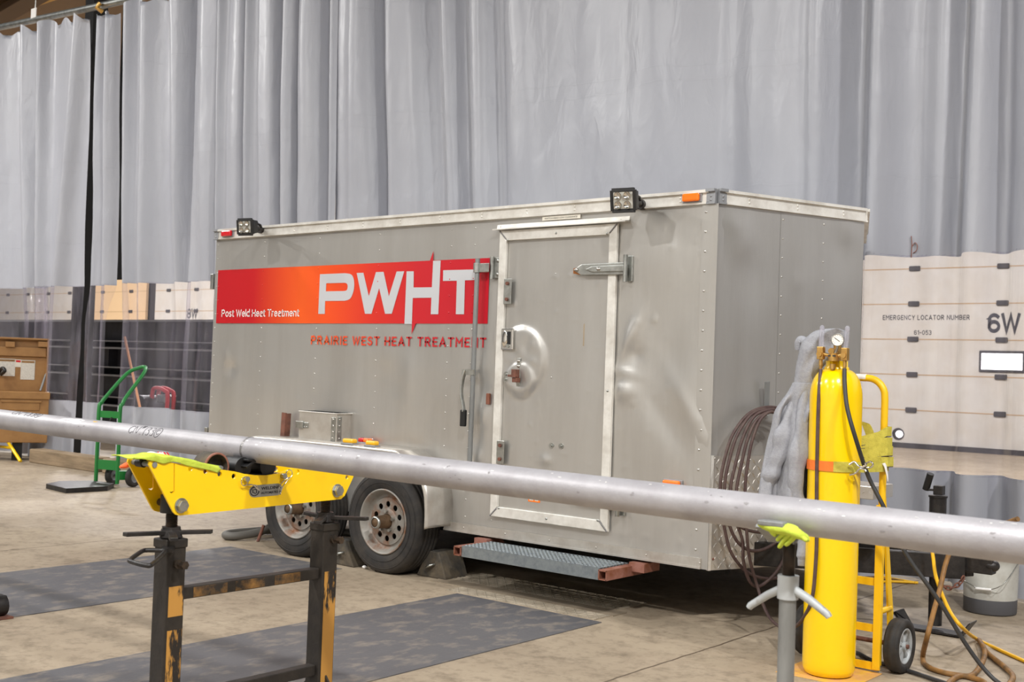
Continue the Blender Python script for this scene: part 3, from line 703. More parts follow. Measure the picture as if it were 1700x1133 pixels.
def side_sheet(name, x0, x1, z0, z1, off, rivs=(), res=.022, door=False, mt='aluminium_skin', parent=None, dmp=1.0):
    mb = MB(); nu = max(2, int((x1-x0)/res)); nv = max(2, int((z1-z0)/res))
    mb.grid(lambda a, b: V((lerp(x0, x1, a), D-off-dmp*disp(lerp(x0, x1, a), lerp(z0, z1, b), door), lerp(z0, z1, b))), nu, nv)
    for x, z in rivs: mb.dome((x, D-off-dmp*disp(x, z, door)+.0005, z), (0, -1, 0), .0065)
    o = mb.build(name, mt, parent or tr); return o
# shell behind the sheets
plan = [(XR+.01, D+.03), (XC, D+.03), (AP.x-.03, AP.y), (XC, 2*AP.y-D), (XR+.01, 2*AP.y-D)]
MB().prism([(x, y, ZB+.03) for x, y in plan], (0, 0, ZT2+.04-ZB)).build('body_shell', 'aluminium_skin', tr)
seams = [XR, S(526, 440)[0], S(744, 440)[0], -4.63]
rz = [ZB+.1+.108*k for k in range(18)]
def rivcol(u, top=398): return S(u, 450)[0]
for k in range(3):
    x0, x1 = seams[k], seams[k+1]
    rv = [(x0+.025, z) for z in rz]+[((x0+x1)/2, z) for z in rz]
    side_sheet('side_panel', x0-(.03 if k else 0), x1, ZB+.02, ZT2+.01, .0015*k, rv)
side_sheet('side_panel', -4.66, -3.72, ZB+.02, ZT2+.01, .0045, [(-4.655+.02, z) for z in rz if z < .5])
side_sheet('side_panel', -3.76, XC, ZB+.02, ZT2+.01, .006, [(-3.2+.03, z) for z in rz], res=.016)
# corner strips and nose sheets
mb = MB(); mb.box((XC-.03, D-.0125, (ZB+ZT2)/2), (.10, .003, ZT2-ZB))
for z in rz: mb.dome((XC-.055, D-.0142, z), (0, -1, 0), .0075)
mb.build('corner_strip', 'aluminium_skin', tr)
NDENT = [(*(lambda p: ((p-NC).dot(ND), p.z))(NP(u, v)), a, b, h) for u, v, a, b, h in ((1230, 400, .1, .12, .012), (1245, 450, .14, .2, -.008), (1215, 720, .1, .15, .008), (1390, 420, .12, .16, -.007), (1405, 380, .08, .1, .007), (1215, 370, .08, .06, .008), (1320, 470, .05, .06, .003), (1213, 575, .02, .02, .003), (1187, 620, .03, .05, .003))]
def nose_pt(s, z, off=0.0):
    d = 0
    for cs, cz, a, b, h in NDENT: d += h*math.exp(-((s-cs)/a)**2-((z-cz)/b)**2)
    d += (noise.noise(V((s*2.3, z*1.6, 13)))*.006+noise.noise(V((s*6, z*5, 7)))*.0012)*smooth(ZT2, ZT2-.25, z)
    return NC+ND*s+NN*(off+d)+V((0, 0, z))
def nose_s(u, v): return (NP(u, v)-NC).dot(ND)
ns = nose_s(1300, 450); ns2 = nose_s(1365, 450)
def nsheet(s0, s1, off, rv):
    mb = MB(); mb.grid(lambda a, b: nose_pt(lerp(s0, s1, a), lerp(ZB, ZT2+.01, b), off), int((s1-s0)/.022), 90)
    for s_, z in rv: mb.dome(nose_pt(s_, z, off), NN, .0065)
    mb.build('nose_panel', 'aluminium_skin', tr)
nsheet(0, ns, 0.004, []); nsheet(ns-.03, NL, .0055, [(ns-.012, z) for z in rz if z > .9]+[(ns2, z) for z in rz if z > .9])
NN2 = V((NN.x, -NN.y, 0)); ND2 = V((-ND.x, ND.y, 0))
MB().grid(lambda a, b: AP+ND2*(NL*a)+NN2*.003+V((0, 0, lerp(ZB, ZT2, b))), 8, 8).build('nose_panel', 'aluminium_skin', tr)
MB().box((XC+.0, D-.002, 0)).build('x', 'zinc', tr) if False else None
nc = MB(); nc.prism([NC+NN*.008+V((0, 0, ZB)), NC+ND*.05+NN*.008+V((0, 0, ZB)), NC+ND*.05+NN*.004+V((0, 0, ZB)), NC+NN*.004+V((0, 0, ZB))], (0, 0, ZT2-ZB)); nc.build('nose_corner_strip', 'aluminium_skin', tr)
# top rails
def rail_on(mb, p0, p1, nrm, z0, z1, rivs, ledge=True):
    p0, p1, nrm = V(p0), V(p1), V(nrm)
    for (a, b, o0, o1) in ((z0, z1, 0, .020), (z0, z0+.010, .020, .024), (z1-.016, z1, .020, .034)):
        q = [p0+nrm*o0+V((0, 0, a)), p0+nrm*o1+V((0, 0, a)), p0+nrm*o1+V((0, 0, b)), p0+nrm*o0+V((0, 0, b))]
        mb.prism(q, p1-p0)
    L = (p1-p0).length
    for k in range(rivs):
        q = p0.lerp(p1, (k+.5)/rivs)
        for dz in (.022, .043): mb.dome(q+nrm*.0205+V((0, 0, z0+dz)), nrm, .007)
    return mb
SN = V((0, -1, 0))
rail_on(MB(), (XR+.045, D, 0), (XC-.035, D, 0), SN, ZT2, ZT, 12).build('top_rail', 'aluminium_trim', tr)
rail_on(MB(), NC+ND*.035, AP-ND*.005, NN, ZT2, ZT, 3).build('top_rail', 'aluminium_trim', tr)
rail_on(MB(), AP, AP+ND2*NL, NN2, ZT2, ZT, 3).build('top_rail', 'aluminium_trim', tr)
MB().prism([(x, y, ZT-.01) for x, y in [(XR, D-.01), (XC, D-.01), (AP.x+.01, AP.y), (XC, 2*AP.y-D), (XR, 2*AP.y-D)]], (0, 0, .015)).build('roof', 'aluminium_trim', tr)
c = rail_on(MB(), (XR-.004, D-.004, 0), (XR+.05, D-.004, 0), SN, ZT2-.002, ZT+.002, 1); c.build('corner_cap', 'grey_cap', tr)
c = MB(); rail_on(c, (XC-.05, D-.004, 0), (XC+.004, D-.004, 0), SN, ZT2-.002, ZT+.004, 1); rail_on(c, NC+NN*.004, NC+ND*.05+NN*.004, NN, ZT2-.002, ZT+.004, 1); c.build('corner_cap', 'grey_cap', tr)
mb = MB(); quad_on_side(mb, -5.02, XC-.02, ZB, ZB+.058, .010, .012); quad_on_side(mb, -5.02, XC-.02, ZB+.0, ZB+.012, .022, .004)
for k in range(6): mb.dome((-4.85+.34*k, D-.0225, ZB+.033), SN, .006)
mb.build('bottom_rail', 'aluminium_plate', tr)
quad_on_side(MB(), XR, -6.9, ZB, ZB+.058, .010, .012).build('bottom_rail', 'aluminium_plate', tr)

# stone guard of tread plate on the nose
s1 = NL-.01
mb = MB(); zg = at(1178, 755, plane=(NC, NN)).z
mb.prism([NC+NN*.012+V((0, 0, ZB-.005)), NC+ND*s1+NN*.012+V((0, 0, ZB-.005)), NC+ND*s1+NN*.014+V((0, 0, ZB-.005)), NC+NN*.014+V((0, 0, ZB-.005))], (0, 0, zg-ZB))
tread(mb, lambda x, y, z: NC+ND*(x+.03)+NN*(.0145+z)+V((0, 0, ZB+y)), s1-.06, zg-ZB-.02, .036, .042, .011, .004)
for s_ in (.03, .09, .45, .5, .9): mb.dome(NC+ND*s_+NN*.0145+V((0, 0, zg-.02)), NN, .006)
g = mb.build('stone_guard', 'aluminium_plate', tr)
mb = MB(); mb.prism([NC+NN*.008+V((0, 0, ZB-.005)), NC+NN*.02+V((0, 0, ZB-.005)), NC+ND*.02+NN*.02+V((0, 0, ZB-.005)), NC+ND*.02+NN*.008+V((0, 0, ZB-.005))], (0, 0, zg-ZB))
mb.build('guard_edge', 'aluminium_trim', g)
mb = MB()
for u, v in ((1176, 928), (1184, 929), (1286, 929)): MB().dome(NP(u, v, .0145), NN, .008).build('rusty_screw', 'rust', g)

# ---- door
DO = .014
dx0, dx1, dz0, dz1 = -4.628, -3.747, .444, 2.214
FWID = .062
rv = [(S(922, 739)[0], S(922, 739)[1])]
dr = side_sheet('door', dx0+.02, dx1-.02, dz0+.02, dz1-.02, DO, [S(925, 455), S(917, 627)], res=.011, door=True)
def strip4(x0, x1, z0, z1, mit):   # one mitred frame bar
    return mit
fr = MB(); o0, o1 = DO+.001, DO+.022
def bar2(pts, name, bevel=.003):
    mb = MB(); mb.prism([(x, D-o0, z) for x, z in pts], (0, -(o1-o0), 0)); return mb.build(name, 'aluminium_trim', dr, bevel=bevel)
w = FWID
bar2([(dx0, dz1), (dx1, dz1), (dx1-w, dz1-w), (dx0+w, dz1-w)], 'frame_bar')
bar2([(dx0, dz0), (dx0+w, dz0+w), (dx1-w, dz0+w), (dx1, dz0)], 'frame_bar')
bar2([(dx0, dz0), (dx0, dz1), (dx0+w*.9, dz1-w), (dx0+w*.9, dz0+w)], 'frame_bar')
bar2([(dx1, dz0), (dx1-w*.9, dz0+w), (dx1-w*.9, dz1-w), (dx1, dz1)], 'frame_bar')
mb = MB()
for x, z in (((dx0+dx1)/2, dz1-.035), ((dx0+dx1)/2, dz0+.03), (dx1-.03, 1.25), (dx1-.07, dz1-.055), (dx0+.07, dz1-.06), (dx0+.07, dz0+.055), (dx1-.07, dz0+.06)):
    MB().dome((x, D-o1, z), SN, .008).build('frame_screw', 'zinc', dr)
mb = MB()                                             # weld beads on the mitres
for (xa, za, xb, zb) in ((dx1-.058, dz0+.056, dx1-.006, dz0+.004), (dx0+.05, dz0+.05, dx0+.004, dz0+.004), (dx0+.05, dz1-.05, dx0+.004, dz1-.004), (dx1-.05, dz1-.05, dx1-.004, dz1-.004)):
    for k in range(9): mb.sphere((lerp(xa, xb, k/8), D-o1, lerp(za, zb, k/8)), .0055, n=8, m=5)
mb.build('weld_bead', 'weld', dr)
# strap hinge
def tabbed(name, u0, v0, u1, v1, mt, off, th, parent, bevel=.003):
    x0, z1_ = S(u0, v0); x1, z0_ = S(u1, v1); return quad_on_side(MB(), min(x0, x1), max(x0, x1), min(z0_, z1_), max(z0_, z1_), off, th).build(name, mt, parent, bevel=bevel)
xa, za = S(959, 452); xb, zb = S(1044, 452); zc = S(1042, 447)[1]
def strap_hinge(zc):
    mb = MB(); mb.prism([(xa, D-o1-.001, zc), (xa+.06, D-o1-.001, zc+.033), (xb, D-o1-.001, zc+.036), (xb, D-o1-.001, zc-.036), (xa+.06, D-o1-.001, zc-.033)], (0, -.012, 0))
    mb.prism([(xa+.09, D-o1-.012, zc), (xa+.14, D-o1-.012, zc+.018), (xb, D-o1-.012, zc+.02), (xb, D-o1-.012, zc-.02), (xa+.14, D-o1-.012, zc-.018)], (0, -.010, 0))
    h = mb.build('strap_hinge', 'zinc', dr, bevel=.005)
    mb = MB()
    for x in (xa+.03, xa+.19): mb.dome((x, D-o1-.022 if x > xa+.1 else D-o1-.013, zc), SN, .013, .01, 12)
    mb.build('bolt_head', 'rivet_metal', h)
    mb = MB(); mb.prism([(xa-.004, D-o1-.0006, zc-.02), (xa+.05, D-o1-.0006, zc-.03), (xa+.05, D-o1-.0006, zc+.02), (xa-.004, D-o1-.0006, zc+.01)], (0, -.0022, 0)); mb.build('rust_stain', 'stain_rust', h)
    mb = MB(); quad_on_side(mb, xb-.002, xb+.038, zc-.075, zc+.075, .008, .012)
    mb.cyl((xb+.005, D-.045, zc-.078), (xb+.005, D-.045, zc+.078), .013); 
    p = mb.build('hinge_leaf', 'zinc', h, bevel=.004)
    return h
strap_hinge(zc); strap_hinge(.62)
mb = MB()                                               # rust runs below the hinge
for u, v0, v1, wd in ((959, 456, 500, .003), (971, 461, 575, .004)):
    x, z0_ = S(u, v1); _, z1_ = S(u, v0)
    quad_on_side(mb, x-wd, x+wd, z0_, z1_, DO+.0004, .0006)
mat('rust_run', (176, 158, 132), .5, .6)
mb.build('rust_run', 'rust_run', dr)
for (u0, v0, u1, v1) in ((844, 464, 855, 506), (832, 731, 843, 771)):
    h = tabbed('strike_plate', u0, v0, u1, v1, 'zinc', o1+.001, .006, dr)
    x0, z1_ = S(u0, v0); x1, z0_ = S(u1, v1); mb = MB()
    for z in (z1_-.03, z0_+.03): hexbolt(mb, ((x0+x1)/2, D-o1-.007, z), SN, .012, .01)
    mb.build('rusty_bolt', 'rust', h)
# recessed chrome latch
x0, z1_ = S(840, 546); x1, z0_ = S(859, 582)
la = quad_on_side(MB(), x0, x1, z0_, z1_, DO+.016, .016).build('paddle_latch', 'chrome', dr, bevel=.007)
lw_ = x1-x0; lh = z1_-z0_
quad_on_side(MB(), x0+lw_*.50, x1-lw_*.2, z0_+lh*.25, z1_-lh*.15, DO+.032, .0012).build('latch_recess', 'black_plastic', la)
mb = MB(); mb.sphere((x0+lw_*.33, D-DO-.032, (z0_+z1_)/2), lh*.4, (.42, .16, 1), n=16, m=10); mb.build('paddle', 'chrome', la)
MB().cyl((x0+lw_*.6, D-DO-.03, z0_+lh*.18), (x0+lw_*.6, D-DO-.037, z0_+lh*.18), .012).build('key_barrel', 'zinc', la)
# rusty hasp
x, z = S(866, 618)
hs = quad_on_side(MB(), x-.012, x+.016, z-.085, z+.085, DO+.014, .008).build('hasp', 'zinc', dr, bevel=.003)
mb = MB(); mb.box((x-.006, D-DO-.04, z-.01), (.035, .04, .05)); mb.box((x-.02, D-DO-.05, z-.025), (.07, .012, .014)); mb.box((x-.002, D-DO-.035, z-.05), (.04, .035, .028)); mb.build('rusty_staple', 'rust', hs, bevel=.003)
mb = MB()
for dz in (.066, .035, -.066): mb.dome((x+.002, D-DO-.022, z+dz), SN, .011, .008, 12)
mb.build('bolt_head', 'rivet_metal', hs)
mb = MB()
for u, v in ((846, 622), (845.5, 630), (918, 740), (934, 741)):
    xx, zz = S(u, v); mb = MB(); mb.cyl((xx, D-DO-disp(xx, zz, True)+.002, zz), (xx, D-DO-disp(xx, zz, True)-.004, zz), .017, n=20); hexbolt(mb, (xx, D-DO-disp(xx, zz, True)-.004, zz), SN, .008, .008); mb.build('washer_bolt', 'zinc', dr)
x0, z1_ = S(880, 825); x1, z0_ = S(899, 835)
rp = quad_on_side(MB(), x0, x1, z0_, z1_, DO+.001, .003).build('orange_plate', 'lens_amber', dr)
mb = MB(); quad_on_side(mb, x0+.01, lerp(x0, x1, .44), z0_+.008, z1_-.004, DO+.004, .001); quad_on_side(mb, lerp(x0, x1, .58), x1-.012, z0_+.008, z1_-.004, DO+.004, .001); mb.build('plate_patch', 'label_white', rp)
# drip rail and sticker above
x0, z0_ = -4.70, 2.236; x1 = -3.68
mb = MB(); mb.prism([(x0+.03, D-.006, z0_+.02), (x0+.03, D-.010, z0_+.02), (x0+.03, D-.014, z0_-.004), (x0+.03, D-.06, z0_-.012), (x0+.03, D-.06, z0_-.018), (x0+.03, D-.006, z0_-.012)], (x1-x0-.03, 0, 0))
for k in range(3): mb.dome((lerp(x0+.06, x1-.06, k/2), D-.012, z0_+.008), SN, .007)
mb.build('drip_rail', 'aluminium_trim', tr)
x0, z1_ = S(903, 362.5); x1, z0_ = S(966, 361.5)
zc = (z1_+z0_)/2; st = quad_on_side(MB(), x0, x1, zc-.011, zc+.011, .0145, .001).build('warning_sticker', 'label_white', tr)
mb = MB(); mb.mapped(text2d('WATCH HEAD LOW CLEARANCE', (x1-x0)*.86, .010, .0004), (x0+(x1-x0)*.06, D-.0160, zc-.005), (1, 0, 0), (0, 0, 1), (0, -1, 0)); mb.build('lettering', 'ink_black', st)

# ---- banner and lettering
BO = .006
bx0, bx1, bz0, bz1 = -7.512, -4.727, 1.637, 2.052
def crop(x, y): return S(510+x/5.3125, 410+y/5.3125)
bn = side_sheet('graphic_banner', bx0, bx1, bz0, bz1, BO, [(x, z) for x in [(seams[k]+seams[k+1])/2 for k in range(3)]+[seams[0]+.06, seams[1]+.025, seams[2]+.025] for z in rz if bz0 < z < bz1], mt='banner_gradient', res=.05)
def outline(pts): return [crop(*p) for p in pts]
def decal(name, polys, mt, off, parent):
    mb = MB(); mb.mapped(fill2d(polys, .0006), (0, D-off, 0), (1, 0, 0), (0, 0, 1), (0, -1, 0)); return mb.build(name, mt, parent)
def arc(pts, k=6): return [tuple(p)[:2] for p in catmull([(x, y, 0) for x, y in pts], k)]
Pout = [(120, 243), (340, 234)]+arc([(340, 234), (392, 244), (416, 280), (422, 345), (410, 410), (384, 460), (340, 477)])+[(165, 479), (162, 593), (105, 593)]
Pin = [(175, 323), (335, 318)]+arc([(335, 318), (357, 326), (364, 352), (357, 382), (335, 391)])+[(172, 394)]
Wl = [(444, 232), (503, 230), (551, 438), (614, 224), (681, 222), (728, 438), (796, 219), (863, 217), (753, 592), (694, 592), (642, 365), (574, 592), (517, 592)]
Hl = [(884, 218), (947, 217), (945, 360), (1107, 358), (1118, 125), (1184, 122), (1163, 596), (1097, 596), (1103, 450), (938, 452), (930, 682), (865, 682)]
Tl = [(1207, 208), (1520, 200), (1518, 293), (1398, 297), (1390, 596), (1318, 596), (1327, 300), (1205, 302)]
decal('letter', [outline(Pout), outline(Pin)], 'vinyl_silver', BO+.0018, bn)
for pl in (Wl, Hl, Tl): decal('letter', [outline(pl)], 'vinyl_silver', BO+.0018, bn)
decal('flash', [outline([(1086, 130), (1120, 38), (1117, 132)])], 'vinyl_red', BO+.0012, bn)
decal('flash', [outline([(930, 676), (927, 772), (964, 676)])], 'vinyl_red', BO+.0012, bn)
def wtext(parent, name, body, mt, x0, x1, z0, z1, off, bold=.0, spacing=1.0):
    mb = MB(); mb.mapped(strokes2d(body, x1-x0, z1-z0, bold, spacing), (x0, D-off, z0), (1, 0, 0), (0, 0, 1), (0, -1, 0)); return mb.build(name, mt, parent)
a0 = S(369, 526.5); a1 = S(498.5, 515)
wtext(bn, 'tagline', 'Post Weld Heat Treatment', 'vinyl_white', a0[0], a1[0], a0[1], a0[1]+.056, BO+.0018, .135, .16)
a0 = crop(38, 860); a1 = crop(1582, 893)
wtext(tr, 'company_name', 'PRAIRIE WEST HEAT TREATMENT', 'tagline_gradient', a0[0], a1[0], (a0[1]+a1[1])/2, (a0[1]+a1[1])/2+.063, BO+.0012, .17, .34)

# ---- marker lights, work lights
def marker(u0, v0, u1, v1, mt, off):
    x0, z1_ = S(u0, v0); x1, z0_ = S(u1, v1); zc = (z0_+z1_)/2; h = .046
    b = quad_on_side(MB(), x0-.008, x1+.008, zc-h/2-.004, zc+h/2+.004, off, .006).build('marker_light', 'grey_cap', tr, bevel=.004)
    quad_on_side(MB(), x0, x1, zc-h/2, zc+h/2, off+.006, .022).build('lens', mt, b, bevel=.010)
marker(375, 386, 391, 391.5, 'lens_red', .022); marker(1139, 331, 1167, 328, 'lens_amber', .022); marker(1104.5, 803, 1133, 806, 'lens_amber', .010)
def work_light(c, yaw, pitch, size, arm):
    c = V(c); R = Matrix.Rotation(math.radians(yaw), 3, 'Z') @ Matrix.Rotation(math.radians(pitch), 3, 'X'); P = lambda x, y, z: c+R @ V((x, y, z))
    h = size/2; mb = MB()
    F_ = [P(-h, -.04, -h*.84), P(h, -.04, -h*.84), P(h, -.04, h*.84), P(-h, -.04, h*.84)]; Bk = [P(-h*.8, .045, -h*.7), P(h*.8, .045, -h*.7), P(h*.8, .045, h*.7), P(-h*.8, .045, h*.7)]
    mb.add(F_+Bk, [(0, 1, 2, 3), (4, 7, 6, 5), (0, 4, 5, 1), (1, 5, 6, 2), (2, 6, 7, 3), (3, 7, 4, 0)])
    for k in range(4): q, r_ = F_[k], F_[(k+1) % 4]; mb.bar(q, r_, .018, .022)
    for k in range(5): mb.box(P(0, .05, -h*.5+k*h*.25), (size*.7, .02, .004), R)
    o = mb.build('work_light', 'black_plastic', tr, bevel=.008)
    mb = MB(); mb.prism([P(-h*.86, -.041, -h*.78), P(h*.86, -.041, -h*.78), P(h*.86, -.041, h*.78), P(-h*.86, -.041, h*.78)], R @ V((0, -.006, 0)))
    mb.build('lens', 'lens_clear', o)
    mb = MB()
    for ix in (-1, 1):
        for iz in (-1, 1): mb.lathe([(.001, .0), (.02, .004), (h*.33, .012)], P(ix*h*.42, -.0475, iz*h*.38), R @ V((0, -1, 0)), 16)
    mb.build('reflector', 'chrome', o)
    mb = MB(); mb.tube([P(h*.5, .04, -.02), P(h*.6, .09, -.02), arm], .012, 8); mb.tube([P(h*.5, .04, .03), P(h*.6, .09, .01), arm], .009, 8); mb.cyl(V(arm)+V((0, .03, 0)), V(arm)+V((0, -.012, 0)), .03)
    mb.build('bracket', 'black_steel', o)
cl = at(413, 377, y=D-.22); work_light(cl, 14, 8, .125, V((S(438, 382)[0], D-.03, S(438, 382)[1])))
cr = at(1040, 332.5, y=D-.2); work_light(cr, 10, 10, .135, V((S(1068, 341)[0], D-.03, S(1068, 341)[1])))

# ---- box on the side, rust stub, rod with grip
x0, x1, z0_, z1_ = -6.335, -5.94, .80, 1.013
ub = quad_on_side(MB(), x0, x1, z0_, z1_, 0.0, .135).build('utility_box', 'aluminium_plate', tr, bevel=.006)
quad_on_side(MB(), x0-.002, x1+.012, z1_-.006, z1_, .0, .14).build('box_lip', 'aluminium_trim', ub, bevel=.002)
mb = MB(); quad_on_side(mb, x1-.052, x1-.012, z0_+.02, z1_-.03, .135, .005); mb.box((x1+.002, D-.112, (z0_+z1_)/2), (.006, .04, z1_-z0_-.05)); hg = mb.build('hinge', 'zinc', ub, bevel=.002)
mb = MB()
for k in range(4): mb.dome((x1-.032, D-.140, z0_+.04+k*.043), SN, .008); mb.dome((x1+.005, D-.112, z0_+.04+k*.043), (1, 0, 0), .008)
mb.build('rivet', 'rivet_metal', hg)
mb = MB(); quad_on_side(mb, x0-.02, x0+.06, z0_+.09, z0_+.14, .135, .014); quad_on_side(mb, x0+.055, x0+.105, z0_+.095, z0_+.135, .135, .006)
for k in range(4): mb.dome((x0+.068+.024*(k % 2), D-.141, z0_+.102+.026*(k//2)), SN, .006)
mb.build('clasp', 'zinc', ub, bevel=.003)
mb = MB(); mb.bar((-6.595, D-.06, .74), (-6.585, D-.06, .985), .045, .012, up=(0, 1, 0)); mb.bar((-6.575, D-.04, .74), (-6.565, D-.04, .98), .012, .045, up=(0, 1, 0)); mb.build('angle_stub', 'rust', tr)
RX = -4.785; RY = D-.058
lb = MB().tube([(RX+.003, RY, 2.045), (RX, RY, 1.4), (RX-.004, RY, .62)], .0155, 14).build('lock_rod', 'dark_tube', tr)
zc = S(815, 446)[1]
mb = MB(); mb.box((RX+.045, RY-.002, zc), (.11, .006, .055)); mb.box((RX+.03, RY+.02, zc), (.10, .006, .055)); mb.cyl((RX-.0, RY, zc-.03), (RX-.0, RY, zc+.03), .024); mb.build('rod_clamp', 'zinc', lb, bevel=.002)
mb = MB(); quad_on_side(mb, RX+.10, RX+.165, zc-.065, zc+.065, .012, .010); mb.cyl((RX+.10, D-.03, zc-.07), (RX+.10, D-.03, zc+.07), .014)
for dz in (-.04, .045): mb.dome((RX+.142, D-.0225, zc+dz), SN, .014, .010, 12)
mb.build('rod_hinge', 'zinc', lb, bevel=.004)
zc2 = S(790, 640)[1]; gz0 = S(785, 705)[1]; gz1 = S(788, 616)[1]
mb = MB(); mb.box((RX-.035, RY-.01, gz1-.01), (.10, .012, .035)); mb.tube(catmull([(RX-.055, RY-.012, gz1), (RX-.068, RY-.02, gz1-.06), (RX-.07, RY-.025, gz1-.15), (RX-.052, RY-.02, gz0+.1), (RX-.052, RY-.02, gz0+.08)], 5), .016, 8, flat=.5); gh = mb.build('handle', 'zinc', lb)
MB().box((RX-.052, RY-.02, gz0+.04), (.042, .024, .105)).build('grip', 'black_plastic', gh, bevel=.006)
mb = MB(); quad_on_side(mb, -4.70, -4.675, 1.13, 1.20, .008, .02); mb.build('rust_tab', 'rusty_primer', tr, bevel=.004)
mb = MB()
for u, v, w_, h_ in ((355.5, 468, .035, .12), (346, 714, .04, .04)):
    p = at(u, v, y=D+.03); mb.box((p.x, D+.03, p.z), (w_, .05, h_))
mb.build('rear_hinge', 'zinc', tr, bevel=.004)

# ---- fender and its lamps
FY0, FY1 = D+.01, D-.245
prof = [(-7.12, .33), (-7.08, .42), (-7.0, .60), (-6.90, .72), (-6.76, .80), (-6.5, .815), (-5.4, .815), (-5.22, .795), (-5.06, .70), (-4.985, .58), (-4.965, .45), (-4.965, .345)]
pf = [(p.x, p.z) for p in catmull([(x, 0, z) for x, z in prof], 4)]
mb = MB(); ptsO = [(x, z) for x, z in pf]
vs = []; n = len(pf)
for y in (FY0, FY1+.02, FY1):
    for x, z in pf:
        dz = -.0 if y != FY1 else -.02*(1 if -6.95 < x < -5.15 else .4)
        dx = 0 if y != FY1 else (-.018 if x > -5.15 else (.018 if x < -6.9 else 0))
        vs.append((x+dx, y, z+dz))
fs = [(r*n+i, r*n+i+1, (r+1)*n+i+1, (r+1)*n+i) for r in range(2) for i in range(n-1)]
mb.add(vs, fs, True); fd = mb.build('fender', 'aluminium_plate', tr, solid=.004)
def lampdome(u, v, cols, r):
    p = at(u, v, z=.80); mb = MB(); mb.cur = 0
    q = V((p.x, max(p.y, FY1+.04), .812))
    o = MB().box(q+V((0, 0, .008)), (r*2.3, r*1.2, .014)).build('fender_lamp', 'grey_cap', tr, bevel=.004)
    for k, cm in enumerate(cols):
        mb = MB(); mb.box(q+V(((k-(len(cols)-1)/2)*r*2/len(cols), 0, .028)), (r*2/len(cols), r, .03)); mb.build('lens', cm, o, bevel=.010)
lampdome(606, 741, ('lens_red', 'lens_amber'), .05); lampdome(563, 743, ('lens_yellow',), .05); lampdome(594, 747, ('lens_yellow',), .045)

# ---- wheels
WY = D-.2; RADT = .345
tyre_prof = [(.205, -.088), (.215, -.098), (.245, -.108), (.29, -.112), (.318, -.106), (.330, -.094), (.338, -.075)]
grooves = [-.05, -.017, .017, .05]
tp = list(tyre_prof)
for gx in grooves: tp += [(RADT, gx-.006), (RADT-.008, gx-.003), (RADT-.008, gx+.003), (RADT, gx+.006)]
tp += [(r, -h) for r, h in reversed(tyre_prof)]
tp += [(.20, .07), (.20, -.07)]
def make_wheel(X):
    cY = WY+.11
    mb = MB(); mb.lathe(tp, (X, cY, RADT-.01), (0, 1, 0), 56, closed=True)
    for rr in (.255, .302): mb.lathe([(rr-.002, -.1105), (rr, -.1135), (rr+.002, -.1115)], (X, cY, RADT-.01), (0, 1, 0), 56)
    wh = mb.build('wheel', 'rubber', tr)
    f = cY-.098
    mb = MB(); mb.lathe([(.207, .03), (.214, .0), (.213, -.006), (.206, -.008), (.200, .0), (.192, .014), (.184, .03), (.176, .05), (.160, .056), (.152, .045), (.150, .05), (.158, .16), (.205, .17)], (X, f, RADT-.01), (0, 1, 0), 56)
    holes = [circle(.112*math.cos(2*math.pi*(k+.5)/10), .112*math.sin(2*math.pi*(k+.5)/10), .0195, 16) for k in range(10)]
    mb.mapped(fill2d([circle(0, 0, .153, 56)]+holes, .006), (X, f+.044, RADT-.01), (1, 0, 0), (0, 0, 1), (0, -1, 0))
    mb.lathe([(.085, .042), (.078, .036), (.05, .034)], (X, f, RADT-.01), (0, 1, 0), 40)
    rm = mb.build('rim', 'rim_paint', wh)
    MB().cyl((X, f+.14, RADT-.01), (X, f+.15, RADT-.01), .15).build('brake_drum', 'underbody', wh)
    mb = MB(); mb.lathe([(.048, .04), (.045, .03), (.040, -.06), (.036, -.072), (.001, -.074)], (X, f, RADT-.01), (0, 1, 0), 28); mb.build('hub_cap', 'hub_rust', rm)
    mb = MB(); mb.lathe([(.040, -.060), (.042, -.066), (.034, -.078), (.030, -.076)], (X, f, RADT-.01), (0, 1, 0), 28); mb.build('hub_rim', 'zinc', rm)
    mb = MB()
    for k in range(5):
        a = 2*math.pi*(k+.25)/5; hexbolt(MB(), (X+.066*math.cos(a), f+.036, RADT-.01+.066*math.sin(a)), (0, -1, 0), .011, .022).build('wheel_nut', 'zinc', rm)
make_wheel(-5.404); make_wheel(-6.2695)
# the far-side wheels and axles, in the dark
for X in (-5.404, -6.2695):
    MB().cyl((X, WY+.14, .335), (X, 2*AP.y-D-.1, .335), .04).build('axle', 'underbody', tr)
    MB().lathe(tp, (X, 2*AP.y-D+.07, RADT-.01), (0, 1, 0), 32, closed=True).build('wheel', 'rubber', tr)
mb = MB()
for y in (D+.25, 2*AP.y-D-.25): mb.box(((XR+XC)/2, y, ZB+.0), (XC-XR, .06, .10))
for k in range(9): mb.box((XR+.2+k*.5, AP.y, ZB+.02), (.05, 1.6, .05))
mb.box(((XR+XC)/2, AP.y, ZB+.045), (XC-XR, 1.96, .01))
mb.build('underframe', 'underbody', tr)

